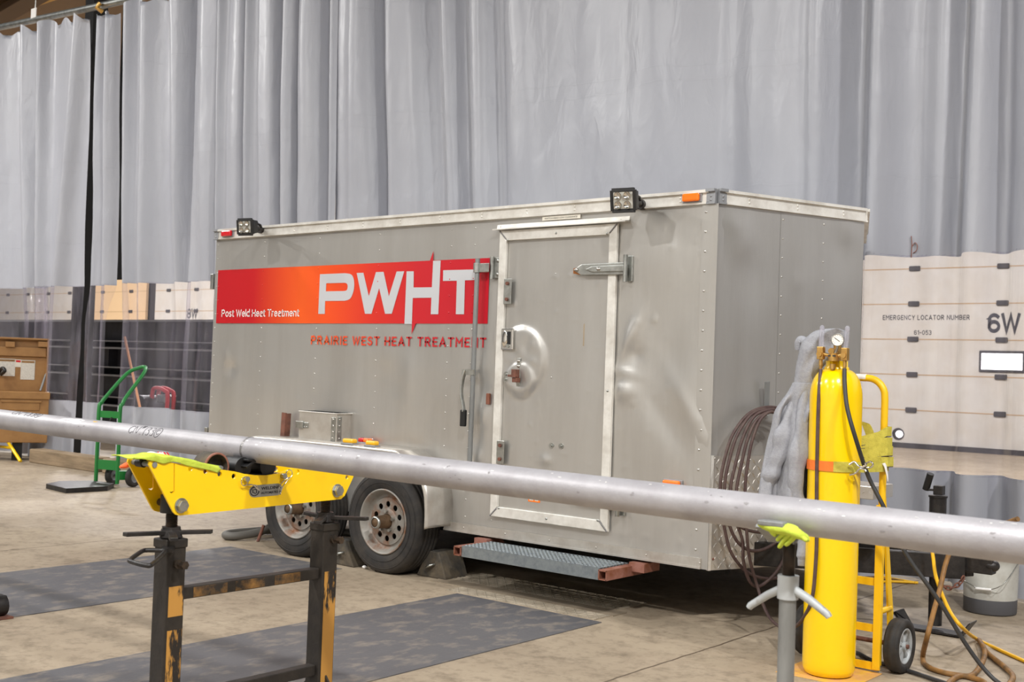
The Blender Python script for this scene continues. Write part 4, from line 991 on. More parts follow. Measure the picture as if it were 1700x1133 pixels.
# ---- side step
z = .285
q = [at(u, v, z=z) for u, v in ((771, 905), (984, 946), (1030, 931), (806, 893))]
sx0, sx1 = (q[0].x+.02), q[1].x+.0; sy0, sy1 = 5.245, 5.53
mb = MB(); mb.bar((sx0, sy0, z-.032), (sx1, sy0, z-.032), .004, .064); mb.bar((sx0, sy1, z-.02), (sx1, sy1, z-.02), .004, .04)
for k in range(9): mb.bar((sx0, lerp(sy0+.01, sy1-.01, k/8), z-.012), (sx1, lerp(sy0+.01, sy1-.01, k/8), z-.012), .003, .026)
nxt = 34
for k in range(nxt):
    for j in range(8):
        x = lerp(sx0+.015, sx1-.015, k/(nxt-1)); y = lerp(sy0+.012, sy1-.012, (j+.5)/8)
        mb.box((x, y, z-.002), (.02, .022, .004)); mb.add([(x-.010, y-.011, z), (x+.010, y-.011, z), (x+.010, y+.011, z), (x-.010, y+.011, z), (x-.006, y-.005, z+.005), (x+.006, y-.005, z+.005), (x+.006, y+.005, z+.005), (x-.006, y+.005, z+.005)],
              [(0, 1, 5, 4), (1, 2, 6, 5), (2, 3, 7, 6), (3, 0, 4, 7)])
stp = mb.build('side_step', 'galvanised', tr)
mb = MB()
for xx, s_ in ((sx0-.03, -1), (sx1+.03, 1)):
    for (dz, wy) in ((.02, 0), (-.028, 0)): mb.box((xx, (sy0-.01+D+.1)/2, z-.03+dz), (.055, D+.1-sy0+.01, .006))
    for dx in (-.025, .025): mb.box((xx+dx, (sy0-.01+D+.1)/2, z-.033), (.006, D+.1-sy0+.01, .055))
    mb.box((xx+.06 if s_ > 0 else xx-.03, D+.02, z-.01), (.1, .16, .05))
    mb.build('step_bracket', 'rusty_primer', stp); mb = MB()

# ---- tongue, jack, coupler, box, hook
TA = V((-1.98, AP.y-.12, .385))
tg = MB()
for sgn in (-1, 1): tg.bar((-3.3, AP.y-.12+sgn*.72, .385), (TA.x-.05, TA.y+sgn*.05, .385), .055, .13)
tg.bar((-2.9, AP.y-.5, .385), (-2.9, AP.y+.3, .385), .05, .1)
tgo = tg.build('tongue', 'black_steel', tr, bevel=.004)
mb = MB(); mb.box((TA.x-.02, TA.y, .40), (.22, .075, .09)); mb.sphere((TA.x+.075, TA.y, .40), .042, (1, 1, .8)); mb.box((TA.x+.05, TA.y, .455), (.02, .05, .05)); mb.build('coupler', 'black_steel', tgo, bevel=.006)
mb = MB(); mb.tube(catmull([(TA.x-.02, TA.y-.04, .46), (TA.x+.03, TA.y-.05, .475), (TA.x+.06, TA.y-.04, .50), (TA.x+.03, TA.y-.03, .52)], 4), .009, 8); mb.tube([(TA.x+.0, TA.y-.03, .475), (TA.x+.26, TA.y-.05, .475)], .006, 6); mb.build('latch_pin', 'rust', tgo)
def chain(path, link=.034, r=.0045):
    mb = MB(); path = catmull([V(p) for p in path], 10); L = [0]
    for i in range(1, len(path)): L.append(L[-1]+(path[i]-path[i-1]).length)
    n = int(L[-1]/(link*.72))
    for k in range(n):
        s_ = (k+.5)/n*L[-1]; i = next(j for j in range(1, len(L)) if L[j] >= s_)
        p = path[i-1].lerp(path[i], (s_-L[i-1])/(L[i]-L[i-1])); t = (path[i]-path[i-1]).normalized(); e1, e2, _ = frame(t)
        if k % 2: e1, e2 = e2, e1
        ring = [p+t*(link/2*math.cos(a))+e1*(link*.3*math.sin(a)) for a in [2*math.pi*j/10 for j in range(10)]]
        mb.tube(ring, r, 6, closed=True)
    return mb
cpt = lambda u, v, y: at(u, v, y=y)
chain([cpt(1541, 915, 6.30), cpt(1545, 940, 6.29), cpt(1556, 965, 6.28), cpt(1575, 977, 6.28), cpt(1592, 970, 6.3), cpt(1600, 958, 6.33)]).build('safety_chain', 'rust', tgo)
# jack
JX, JY = at(1554, 1040, y=6.44).x, 6.42
mb = MB(); mb.cyl((JX, JY, .30), (JX, JY, .735), .045); mb.cyl((JX, JY, .04), (JX, JY, .32), .036); mb.cyl((JX, JY, .735), (JX, JY, .745), .05); jk = mb.build('tongue_jack', 'black_steel', tr)
mb = MB()
for y0_ in (0,): mb.box((JX, JY, .012), (.30, .12, .01)); mb.prism([(JX-.15, JY-.06, .012), (JX-.15, JY+.06, .012), (JX-.20, JY+.06, .09), (JX-.20, JY-.06, .09), (JX-.205, JY-.06, .085)], (.006, 0, 0)); mb.prism([(JX+.15, JY-.06, .012), (JX+.15, JY+.06, .012), (JX+.20, JY+.06, .09), (JX+.20, JY-.06, .09)], (.006, 0, 0))
mb.bar((JX-.15, JY, .014), (JX-.21, JY, .085), .13, .006, up=(0, 0, 1)); mb.bar((JX+.15, JY, .014), (JX+.2, JY, .085), .13, .006)
mb.build('jack_foot', 'black_steel', jk)
c0 = V((JX, JY, .755)); c1 = at(1537, 813, y=JY-.02); c2 = at(1545, 787, y=JY-.04)
mb = MB(); mb.bar(c0+V((.01, 0, .02)), c1, .03, .012); mb.box(c0+V((.005, 0, .02)), (.05, .05, .05)); ck = mb.build('crank', 'black_steel', jk, bevel=.003)
MB().cyl(c1, c2, .019).build('crank_grip', 'black_plastic', ck)
# tread-plate box on the tongue
bx = (-2.86, -2.385, 5.98, 6.26, .50, .80)
mb = MB(); mb.box(((bx[0]+bx[1])/2, (bx[2]+bx[3])/2, .585), (bx[1]-bx[0]-.02, bx[3]-bx[2]-.02, .17)); tread(mb, lambda x, y, z_: V((bx[0]+.01+x, bx[2]+.0098-z_, .50+y)), bx[1]-bx[0]-.02, .17, .034, .036, .0085, .003)
tread(mb, lambda x, y, z_: V((bx[1]-.0098+z_, bx[2]+.01+x, .50+y)), bx[3]-bx[2]-.02, .17, .034, .036, .0085, .003)
tb = mb.build('tongue_box', 'aluminium_plate', tr)
mb = MB(); mb.box(((bx[0]+bx[1])/2, (bx[2]+bx[3])/2, .765), (bx[1]-bx[0], bx[3]-bx[2], .07)); tread(mb, lambda x, y, z_: V((bx[0]+x, bx[2]-.0002-z_, .732+y)), bx[1]-bx[0], .066, .034, .036, .0085, .003); mb.build('box_lid', 'aluminium_plate', tb, bevel=.004)
MB().box(((bx[0]+bx[1])/2, bx[2]-.002, .70), (.3, .012, .055)).build('label', 'hub_rust', tb)
mb = MB(); h0 = NP(1272, 690, .03); h1 = NP(1274, 634, .05)
mb.bar(h0, h1, .035, .006, up=NN); mb.bar(NP(1271, 690, .01), NP(1271, 690, .16)+V((0, 0, .0)), .035, .006); mb.build('cable_hook', 'dark_tube', tr, bevel=.002)

# ================================================================== WHEEL CHOCKS, HOSE UNDER THE TRAILER
def chock(cx_, cy, w, label, flip=1):
    r = empty('wheel_chock', (cx_, cy, 0), label, 'wheel chock', 'black wheel chocks at the trailer wheels')
    mb = MB(); mb.prism([(cx_-flip*.13, cy-w/2, 0), (cx_+flip*.13, cy-w/2, 0), (cx_+flip*.06, cy-w/2, .17), (cx_-flip*.035, cy-w/2, .17)], (0, w, 0)); mb.build('body', 'chock_rubber', r, bevel=.008)
    MB().tube(catmull([(cx_-.01, cy-w/2, .075), (cx_-.015, cy-w/2-.025, .07), (cx_+.02, cy-w/2-.03, .085), (cx_+.03, cy-w/2, .09)], 4), .008, 8).build('pull_handle', 'zinc', r)
chock(-5.09, 5.60, .22, 'black rubber wheel chock in front of the front trailer wheel, beside the step')
chock(-5.80, 5.47, .22, 'dusty wheel chock wedged behind the front trailer wheel', -1)
tag(MB().tube(catmull([(-6.95, 5.95, .33), (-7.0, 5.9, .2), (-7.03, 5.72, .07), (-7.08, 5.50, .035), (-7.17, 5.45, .035), (-7.22, 5.62, .035), (-7.1, 6.0, .035), (-6.6, 6.3, .04), (-6.2, 6.4, .04)], 8), .03, 12).build('hose', 'hose_grey'),
    'thick grey hose looping onto the floor behind the rear trailer wheel', 'hose')
p = at(605, 945, z=0); tag(MB().sphere(p+V((0, 0, .012)), .014, (1.3, 1, .8), 8, 6).build('crumb', 'vinyl_white'), 'small white scrap on the floor beside the front trailer tyre', 'scrap')
p = at(428, 900, z=0); tag(MB().cyl(p, p+V((0, .05, .12)), .012).build('rod', 'rust'), 'short rusty rod standing by the rear trailer tyre', 'rod')

# ================================================================== THE LONG PIPE
PA, PB = V((-5.13475, 2.62415, 1.04208)), V((-.71472, 2.6301, 1.01088)); PD = (PB-PA).normalized(); PR = .04445
def PX(u): # station on the axis at photo column u
    d = ray(u, 700); n = V((-FPX, 0, 0))
    lo, hi = -6, 8
    for _ in range(60):
        m = (lo+hi)/2; q = PA+PD*m-CAM; uu = 850+FPX*q.dot(RT)/q.dot(FW)
        if uu < u: lo = m
        else: hi = m
    return (lo+hi)/2
pipe = empty('steel_pipe', PA.lerp(PB, .5)*1.0, 'long grey steel pipe lying across the yellow cradle and the screw jack', 'pipe')
mb = MB(); mb.lathe([(PR-.006, -2.6), (PR, -2.6), (PR, 0), (PR, 3.0), (PR, 7.6), (PR-.006, 7.6)], PA, PD, 64); mb.build('pipe_wall', 'pipe_steel', pipe)
def PS(u, ang, off=.0006): # point on the surface: station and angle (0 = towards camera, 90 = up)
    a = math.radians(ang); return PA+PD*PX(u)+V((0, -math.cos(a), math.sin(a)))*(PR+off)
def ring(u, w, mt, off, name):
    s_ = PX(u); MB().lathe([(PR, s_-w/2), (PR+off, s_-w/2*.8), (PR+off, s_+w/2*.8), (PR, s_+w/2)], PA, PD, 64).build(name, mt, pipe)
ring(416, .012, 'weld', .0012, 'weld_seam')
def patch_on_pipe(name, mt, u, ang, lx, la, seed):
    rnd = random.Random(seed); mb = MB(); s0 = PX(u); pts = []
    for k in range(12):
        t = 2*math.pi*k/12; r = rnd.uniform(.6, 1.1); s_ = s0+lx*r*math.cos(t); a = math.radians(ang)+la/PR*r*math.sin(t)
        pts.append(PA+PD*s_+V((0, -math.cos(a), math.sin(a)))*(PR+.0005))
    mb.add(pts, [tuple(range(12))]); return mb.build(name, mt, pipe, fixn=False)
patch_on_pipe('scrape_mark', 'pipe_mark', 130, 50, .10, .018, 1); patch_on_pipe('paint_mark', 'lens_yellow', 165, 62, .018, .004, 2)
rnd = random.Random(11)
for k in range(34): patch_on_pipe('chip_mark', 'pipe_mark', rnd.uniform(320, 1690), rnd.uniform(15, 70), rnd.uniform(.002, .008), rnd.uniform(.001, .003), 100+k)
for k in range(30): patch_on_pipe('scuff_mark', 'pipe_scuff', rnd.uniform(20, 1690), rnd.uniform(-10, 45), rnd.uniform(.003, .009), rnd.uniform(.001, .004), 200+k)
# marker writing  CN#133(C)
GL = {'C': [[(.9, .85), (.6, 1), (.25, .8), (.1, .45), (.25, .08), (.6, 0), (.9, .2)]], 'N': [[(0, 0), (.12, 1), (.72, .05), (.95, 1.1)]], '#': [[(.3, .75), (.45, 1.25)], [(.6, .8), (.75, 1.3)], [(.2, .95), (.85, 1.0)], [(.2, 1.12), (.9, 1.18)]],
      '1': [[(.55, 1.05), (.35, -.1)]], '3': [[(.1, .95), (.6, 1.02), (.75, .75), (.35, .55), (.8, .4), (.6, 0), (.1, .02)]], 'c': [[(.72, .72), (.4, .75), (.25, .45), (.45, .2), (.75, .3)], [(.95, .9), (.4, 1.15), (0, .6), (.15, -.1), (.7, -.05), (1.1, .5), (.95, .9)]]}
def writing(u0, u1, ang0, ang1, name):
    s0, s1 = PX(u0), PX(u1); txt = 'CN#133c'; wd = [1, 1, .75, .5, .8, .8, 1.2]; tot = sum(wd)+.1*len(wd); x = 0; mb = MB()
    for ch, w_ in zip(txt, wd):
        for st in GL[ch]:
            pth = []
            for q in catmull([(a*w_ if ch != 'c' else a*1.1, b, 0) for a, b in st], 4):
                s_ = lerp(s0, s1, (x+q.x)/tot); an = math.radians(lerp(ang0, ang1, q.y)); pth.append(PA+PD*s_+V((0, -math.cos(an), math.sin(an)))*(PR+.0002))
            mb.tube(pth, .0011, 5)
        x += w_+.1
    mb.build(name, 'marker_ink', pipe)
writing(227, 281, 18, 62, 'marker_writing'); writing(28, 76, 48, 80, 'marker_writing')

# ================================================================== YELLOW ROLLER CRADLE STAND
SX = -3.34; SY = (2.316, 3.0); XF = SX+.06; XB = SX-.06
st = empty('pipe_roller_stand', (SX, 2.66, 0), 'yellow pipe roller cradle on two black and yellow worn screw legs, under the pipe', 'pipe stand')
def YZ(u, v, x=XF): p = at(u, v, x=x); return p.y, p.z
pz = {}
for k, y in enumerate(SY):
    top = at((300, 548)[k], (905, 884)[k], x=SX+.037).z
    top = .715
    MB().box((SX, y, top/2+.02), (.074, .074, top-.04)).build('post', 'worn_stand', st, bevel=.004)
    # worn yellow bands on the camera-side face
    for z0, z1 in (((.0, .44), (.485, .585)), ((.0, .56),))[k]:
        MB().box((SX+.0372, y+.004, (max(z0, .04)+z1)/2), (.0012, .058, z1-max(z0, .04))).build('paint_band', 'worn_yellow', st)
    MB().box((SX, y, top+.012), (.082, .082, .03)).build('post_collar', 'worn_stand', st, bevel=.004)
    mb = MB(); prof = []
    z0, z1 = top, .90; n = 36
    for i in range(n):
        z_ = lerp(z0, z1, i/n); h = (z1-z0)/n
        prof += [(.0165, z_), (.0205, z_+h*.35), (.0205, z_+h*.6), (.0165, z_+h*.95)]
    mb.lathe(prof, (SX, y, 0), (0, 0, 1), 20, smooth_=False); mb.build('lift_screw', 'screw_steel', st)
    hz = top+.045
    nut = MB(); nut.cyl((SX, y, hz-.014), (SX, y, hz+.012), .042, .036, n=6, smooth_=False); nut.cyl((SX, y, hz+.01), (SX, y, hz+.02), .034, n=6, smooth_=False)
    ends = ((207, 888), (352, 883), (294, 910)) if k == 0 else ((507, 852), (610, 862), (514, 876))
    nut = nut.build('wing_nut', 'black_steel', st, bevel=.003)
    for (u, v) in ends:
        e = at(u, v, z=hz+.008); c0 = V((SX, y, hz)); L_ = (e-c0).length
        if L_ > .19: e = c0+(e-c0)*(.19/L_)
        mb = MB(); mb.bar(c0, e, .026, .013); mb.build('arm', 'black_steel', nut, bevel=.002)
# handle loop and set screw on the near post, stub on the far one
zl = .715
lp = [at(u, v, z=zl) for u, v in ((213, 932), (238, 914), (276, 915), (249, 941))]
pth = catmull([lp[0].lerp(lp[1], .15), lp[0].lerp(lp[1], .85), lp[1].lerp(lp[2], .15), lp[1].lerp(lp[2], .85), lp[2].lerp(lp[3], .15), lp[2].lerp(lp[3], .85), lp[3].lerp(lp[0], .15), lp[3].lerp(lp[0], .85)], 5, closed=True)
mb = MB(); mb.tube(pth, .0075, 8, closed=True); mb.bar(lp[2], (SX, SY[0], zl), .04, .012); mb.build('loop_handle', 'black_steel', st)
def setscrew(y, z_):
    mb = MB(); mb.cyl((SX+.036, y, z_), (SX+.048, y, z_), .016, n=16); mb.cyl((SX+.048, y, z_), (SX+.075, y, z_), .0075); hexbolt(mb, (SX+.070, y, z_), (1, 0, 0), .0145, .016); mb.build('set_screw', 'screw_steel', st)
setscrew(2.318, at(300, 937, x=SX+.05).z); setscrew(3.01, at(549, 897, x=SX+.05).z)
for (zc_, h_) in ((.553, .04), (.19, .04)):
    MB().box((SX, sum(SY)/2, zc_), (.042, SY[1]-SY[0]-.074, h_)).build('cross_bar', 'worn_stand', st, bevel=.003)
for yb_, wb_ in ((2.47, .14), (2.64, .13), (2.81, .12)): MB().box((SX+.0216, yb_, .553), (.001, wb_, .034)).build('paint_band', 'worn_band', st)
for y in SY:
    MB().box((SX, y, .02), (.62, .06, .04)).build('foot', 'worn_stand', st, bevel=.004)
    for sx in (-1, 1):
        MB().prism([(SX+sx*.036, y-.004, .04), (SX+sx*.15, y-.004, .04), (SX+sx*.036, y-.004, .17)], (0, .008, 0)).build('gusset', 'worn_stand', st)
# cradle plates
out_px = [(246, 772), (247.5, 766), (254, 763.5), (262, 765), (325, 774), (388, 783), (404, 787), (424, 789.5), (443, 789.5), (463, 786), (484, 778), (500, 778.5), (586.5, 789.5), (583, 798), (571, 823.5), (565, 829), (297, 856.5), (291, 855), (287, 851)]
holes = [(255, 772, .006), (315, 778.5, .009), (340, 783, .009), (363.5, 787.5, .009), (387, 791, .009), (492.6, 784, .009), (575, 793, .008)]
poly = [YZ(u, v) for u, v in out_px]
hp = [circle(*YZ(u, v), r, 16) for u, v, r in holes]
slot = [YZ(u, v) for u, v in ((280, 817), (284.5, 820), (288.5, 817), (289, 770), (287.3, 770), (287, 815), (284, 817))]
plate = fill2d([poly]+hp+[slot], .008)
for x in (XF, XB): MB().mapped(plate, (x, 0, 0), (0, 1, 0), (0, 0, 1), (1, 0, 0)).build('cradle_plate', 'yellow_paint', st, bevel=.0008)
y0, z0 = YZ(255, 772); MB().cyl((XB-.01, y0, z0), (XF+.008, y0, z0), .009, n=16).build('end_pin', 'dark_tube', st)
mb = MB()
for t0, t1 in ((.25, .55),): mb.cyl((lerp(XB, XF, t0), y0, z0), (lerp(XB, XF, t1), y0, z0), .014, n=16)
mb.build('pin_sleeve', 'black_steel', st)
mb = MB(); yb, zb_ = YZ(330, 845); MB().box((SX, 2.66, .84), (.11, .5, .008)).build('bottom_web', 'yellow_paint', st)
for (u, v), y in zip(((302, 840), (561, 815)), SY):
    yy, zz = YZ(u, v, XF+.01)
    bt = MB().cyl((XF+.004, yy, zz), (XF+.008, yy, zz), .025, n=28).build('washer', 'zinc', st)
    mb = MB(); hexbolt(mb, (XF+.008, yy, zz), (1, 0, 0), .0205, .016); mb.build('hex_bolt', 'zinc', bt, bevel=.002)
    MB().cyl((XB-.02, yy, zz), (XF+.004, yy, zz), .0125, n=16).build('pivot_rod', 'screw_steel', st)
    MB().cyl((SX, yy, zz-.03), (SX, yy, zz+.03), .03, n=20).build('pivot_block', 'black_steel', st)
# pins with ring clips
for (u, v, uc, vc) in ((411, 796, 406, 800), (473, 791, 480, 787)):
    yy, zz = YZ(u, v, XF+.02); pin = MB().cyl((XB-.012, yy, zz), (XF+.022, yy, zz), .0095, n=20).build('clevis_pin', 'zinc', st)
    yc, zc = YZ(uc, vc, XF+.016); ringp = [V((XF+.016, yc+.0145*math.cos(a), zc+.0145*math.sin(a))) for a in [2*math.pi*k/18 for k in range(18)]]
    mb = MB(); mb.tube(ringp, .0018, 6, closed=True)
    ends = ((424, 806), (431, 815)) if u < 440 else ((470, 806), (465, 822))
    q = [V((XF+.016, *YZ(a, b, XF+.016))) for a, b in ends]
    mb.tube(catmull([(XF+.016, yc+.006, zc-.012), q[0]+V((.004, 0, 0)), q[0].lerp(q[1], .5), q[1]], 5), .0018, 6); mb.tube(catmull([(XF+.014, yc-.004, zc-.014), q[0]+V((-.004, -.01, .002)), q[1]+V((0, -.008, .004))], 5), .0018, 6)
    mb.build('ring_clip', 'chrome', pin)
# nameplate
x_ = XF+.0045
BL, BR, TL = V((x_, *YZ(413, 827, x_))), V((x_, *YZ(468, 822, x_))), V((x_, *YZ(413.5, 807, x_)))
ex, ey = BR-BL, TL-BL; ez = V((1, 0, 0))
sh = []
for k in range(12): a = math.pi*(.5+k/11); sh.append((.17+.17*math.cos(a), .5+.5*math.sin(a)))
for k in range(12): a = math.pi*(-.5+k/11); sh.append((.86+.14*math.cos(a), .5+.5*math.sin(a)))
npl = MB().mapped(fill2d([sh], .0012), BL, ex, ey, ez).build('nameplate', 'zinc', st)
mb = MB()
mb.mapped(fill2d([circle(.16, .5, .15, 28), circle(.16, .5, .125, 28)], .0005), BL+ez*.001, ex, ey, ez) if False else None
rx = .14; cpl = [[(.165+rx*math.cos(a), .5+.40*math.sin(a)) for a in [2*math.pi*k/28 for k in range(28)]], [(.165+rx*.8*math.cos(a), .5+.32*math.sin(a)) for a in [2*math.pi*k/28 for k in range(28)]]]
mb.mapped(fill2d(cpl, .0006), BL+ez*.0009, ex, ey, ez)
mb.mapped(fill2d([[(.10, .68), (.125, .68), (.125, .42), (.175, .42), (.175, .36), (.10, .36)]], .0006), BL+ez*.0009, ex, ey, ez)
mb.mapped(fill2d([[(.15, .68), (.235, .68), (.235, .36), (.19, .26), (.15, .30), (.155, .35), (.19, .33), (.21, .38), (.21, .62), (.15, .62)]], .0006), BL+ez*.0009, ex, ey, ez)
mb.build('logo', 'ink_black', npl)
mb = MB(); mb.mapped(text2d('WELDING', .58, .26, .0006, .02), BL+ex*.36+ey*.56+ez*.0009, ex, ey, ez); mb.mapped(text2d('AUTOMATION', .58, .20, .0006, .02), BL+ex*.36+ey*.2+ez*.0009, ex, ey, ez); mb.build('lettering', 'ink_black', npl)
# rollers
yy, zz = YZ(363, 777, XF-.015)
rl_ = MB(); rl_.lathe([(.044, -.036), (.051, -.034), (.052, 0), (.051, .034), (.044, .036)], (SX, yy, zz), (1, 0, 0), 36); rl_.lathe([(.044, .036), (.044, -.036)], (SX, yy, zz), (1, 0, 0), 36); rl_.cyl((SX-.004, yy, zz), (SX+.004, yy, zz), .044, n=28)
ro = rl_.build('idler_roller', 'chock_rubber', st)
mb = MB(); mb.lathe([(.0445, .0365), (.0515, .0355), (.0515, .030), (.0445, .030)], (SX, yy, zz), (1, 0, 0), 36, closed=True); mb.build('roller_rim', 'rusty_primer', ro)
MB().cyl((XB, yy, zz), (XF, yy, zz), .008, n=12).build('roller_axle', 'dark_tube', ro)
zp = (PA+PD*(SX-PA.x)).z
for dy in (-.055, .055):
    MB().cyl((SX-.045, PA.y+dy, zp-.0585), (SX+.045, PA.y+dy, zp-.0585), .0355, n=28).build('support_roller', 'black_plastic', st)
mb = MB(); q0 = V((XF-.01, *YZ(402, 776, XF-.01))); q1 = V((XF-.01, *YZ(418, 764, XF-.01))); mb.bar(q0, q1, .05, .010); mb.bar(q1, V((XF-.01, *YZ(404, 764, XF-.01))), .05, .008)
mb.box((SX, 2.62, .93), (.09, .2, .03)); mb.build('roller_bracket', 'black_plastic', st, bevel=.002)
# lime cloth strip, white cloth and orange tip lying on the near end
x_ = XF+.007
tp_ = [V((x_, *YZ(u, v, x_))) for u, v in ((222, 761), (247, 759), (268, 758), (291, 760), (320, 766), (368, 777))]
bt_ = [V((x_, *YZ(u, v, x_))) for u, v in ((224, 763), (249, 764), (266, 770), (287, 768), (318, 775), (362, 786))]
tpc, btc = catmull(tp_, 6), catmull(bt_, 6)
def clothfn(a, b):
    i = a*(len(tpc)-1); k = min(int(i), len(tpc)-2); f_ = i-k; T = tpc[k].lerp(tpc[k+1], f_); B_ = btc[k].lerp(btc[k+1], f_)
    if b < .4: p = B_.lerp(T, b/.4)
    else: p = T+V((-(b-.4)/.6*.13*(1-.75*a), 0, .004*math.sin(b*9+a*14)))
    return p+V((.0015*math.sin(a*30), 0, .0015*math.sin(a*22+b*5)))
tag(MB().grid(clothfn, 50, 14).build('cloth_strip', 'glove_lime', solid=.003), 'lime green cloth strip draped over the left end of the yellow cradle', 'cloth')
cc = at(263, 757, x=XB+.02)
wc = MB(); wc.grid(lambda a, b: at(lerp(232, 292, a), lerp(757, 763, a)-7*math.sin(math.pi*a)*math.sin(math.pi*b)-1, x=lerp(XB-.03, XB+.05, b))+V((0, 0, .003*math.sin(a*17+b*6))), 24, 10)
wo = wc.build('white_cloth', 'cloth_white', solid=.004); tag(wo, 'white cloth with red stripes behind the lime cloth strip on the yellow cradle', 'cloth')
mb = MB()
for k in range(4): mb.bar(at(262+5*k, 750.5+.3*k, x=XB+.022), at(266+5*k, 755+.6*k, x=XB+.03), .004, .003)
mb.build('red_stripe', 'lens_red', wo)
tag(MB().tube([at(199, 776, x=XB-.03), at(207, 774, x=XB-.03), at(217, 770, x=XB-.03), at(232, 764, x=XB-.02)], lambda t: .004+.005*min(1, t*3), 10).build('orange_tip', 'cloth_orange'), 'orange pointed tip sticking out left of the yellow cradle', 'marker tip')

# ================================================================== SCREW JACK WITH LIME GLOVE
JPX, JPY = -1.255, 2.63
pj = empty('pipe_jack', (JPX, JPY, 0), 'grey tubular screw jack with winged collar holding up the right part of the pipe', 'jack')
z1 = at(1306, 990, y=JPY).z; z2 = at(1306, 955, y=JPY).z
MB().cyl((JPX, JPY, .10), (JPX, JPY, z1), .0205, n=28).build('tube', 'dark_tube', pj)
mb = MB(); mb.cyl((JPX, JPY, z1-.006), (JPX, JPY, z2), .0255, n=28); co = mb.build('collar', 'cast_grey', pj, bevel=.003)
for (u, v) in ((1246, 1006), (1374, 1021)):
    e = at(u, v, y=JPY-.01); c0 = V((JPX, JPY, (z1+z2)/2)); mid = c0.lerp(e, .55)+V((0, 0, .004))
    mb = MB(); mb.tube([c0, mid, e, e+V(((e-c0).x*.04, 0, -.006))], lambda t: .0115-.0035*t, 10); mb.build('handle_arm', 'cast_grey', co)
mb = MB(); prof = []; zt = .962; n = 34
for i in range(n):
    z_ = lerp(z2, zt, i/n); h = (zt-z2)/n; prof += [(.0125, z_), (.0155, z_+h*.35), (.0155, z_+h*.6), (.0125, z_+h*.95)]
mb.lathe(prof, (JPX, JPY, 0), (0, 0, 1), 20, smooth_=False); mb.build('lift_screw', 'screw_steel', pj)
zpj = (PA+PD*(JPX-PA.x)).z
mb = MB()
for s_ in (-1, 1):
    mb.bar((JPX-.02, JPY, zpj-PR-.022), (JPX-.02, JPY+s_*.072, zpj-PR+.020), .07, .010) 
mb.cyl((JPX, JPY, .955), (JPX, JPY, zpj-PR-.014), .02); mb.build('v_head', 'dark_tube', pj, bevel=.002)
for a in (30, 150, 270):
    e = V((JPX+.32*math.cos(math.radians(a)), JPY+.32*math.sin(math.radians(a)), .02)); MB().tube([(JPX, JPY, .34), e], .014, 10).build('leg', 'dark_tube', pj)
gy = JPY-.085
G = lambda u, v, dy=0: at(u, v, y=gy+dy)
gl = empty('work_glove', (JPX, gy, zpj-PR-.02), 'lime green work glove caught on the head of the screw jack', 'glove')
mb = MB()
def fin(pts, r0, r1): mb.tube(catmull([G(*p) for p in pts], 5), lambda t: lerp(r0, r1, t)*(1 if t < .93 else .7), 10, flat=.65)
mb.tube(catmull([G(1262, 869, .0), G(1275, 873), G(1292, 877), G(1310, 880), G(1324, 886), G(1338, 893, .03)], 6), lambda t: .014+.013*math.sin(math.pi*min(1, t*1.05)), 12, flat=.55)
fin([(1305, 885), (1297, 891), (1290, 898)], .011, .007); fin([(1312, 888), (1302, 898), (1293, 910)], .011, .007); fin([(1320, 890), (1312, 899), (1304, 906)], .010, .007); fin([(1326, 886), (1333, 893), (1340, 899)], .010, .007); fin([(1280, 874), (1284, 884), (1290, 889)], .014, .010)
mb.build('glove_hand', 'glove_lime', gl)
mb = MB(); mb.bar(G(1261, 867, -.012), G(1304, 872, -.012), .026, .013); mb.build('pad', 'dark_tube', pj, bevel=.003)

# ================================================================== GAS CYLINDER
GX, GY = -2.226, 5.108; GR = .1185; ZF = .005
gc = empty('gas_cylinder', (GX, GY, ZF), 'tall yellow gas cylinder strapped upright on the yellow cylinder cart', 'gas cylinder')
zs = at(1386, 650, y=GY).z; zn = at(1386, 609, y=GY).z
prof = [(.001, .02), (.085, .02), (.095, .0), (.108, .006), (.1165, .03), (GR, .06)]
prof = [(r, ZF+h) for r, h in prof]+[(GR, .5), (GR, 1.0), (GR, zs-.03)]
H_ = zn-zs+.03
for k in range(1, 9): a = math.pi/2*k/9; prof.append((.038+(GR-.038)*math.cos(a)**.85, zs-.03+H_*math.sin(a)*.93))
prof += [(.040, zn-.012), (.040, zn+.004)]
mb = MB(); mb.lathe(prof, (GX, GY, 0), (0, 0, 1), 64); mb.build('shell', 'cylinder_yellow', gc)
mb = MB(); mb.lathe([(.052, zn-.03), (.056, zn-.028), (.056, zn-.004), (.05, zn), (.05, zn+.026), (.001, zn+.026)], (GX, GY, 0), (0, 0, 1), 36); mb.build('neck_ring', 'cylinder_yellow', gc)
ry = GY-.07
def RP(u, v, dy=0): return at(u, v, y=ry+dy)
mb = MB(); mb.cyl((GX, GY, zn+.02), (GX, GY, zn+.10), .018); mb.cyl((GX, GY, zn+.07), (GX, ry, zn+.07), .014); vl = mb.build('valve', 'brass', gc)
c = RP(1384, 594)
mb = MB(); mb.cyl(c+V((0, 0, -.016)), c+V((0, 0, .012)), .024, n=28); mb.cyl(c+V((0, 0, .008)), c+V((0, 0, .02)), .018, n=24)
c2 = RP(1382.5, 606); mb.cyl(c2+V((0, 0, .004)), c2+V((0, 0, -.02)), .013, n=12); mb.cyl(c2+V((0, 0, -.02)), c2+V((0, 0, -.026)), .006)
cl, crr = RP(1363, 587), RP(1403, 589)
mb.tube([cl, c+V((0, 0, .004)), crr], .008, 10)
rg = mb.build('regulator', 'brass', gc)
MB().prism([c+V((-.018, -.0175, .004)), c+V((.018, -.0175, .004)), c+V((.018, -.0175, .011)), c+V((-.018, -.0175, .011))], (0, -.006, 0)).build('blue_band', 'hose_black', rg)
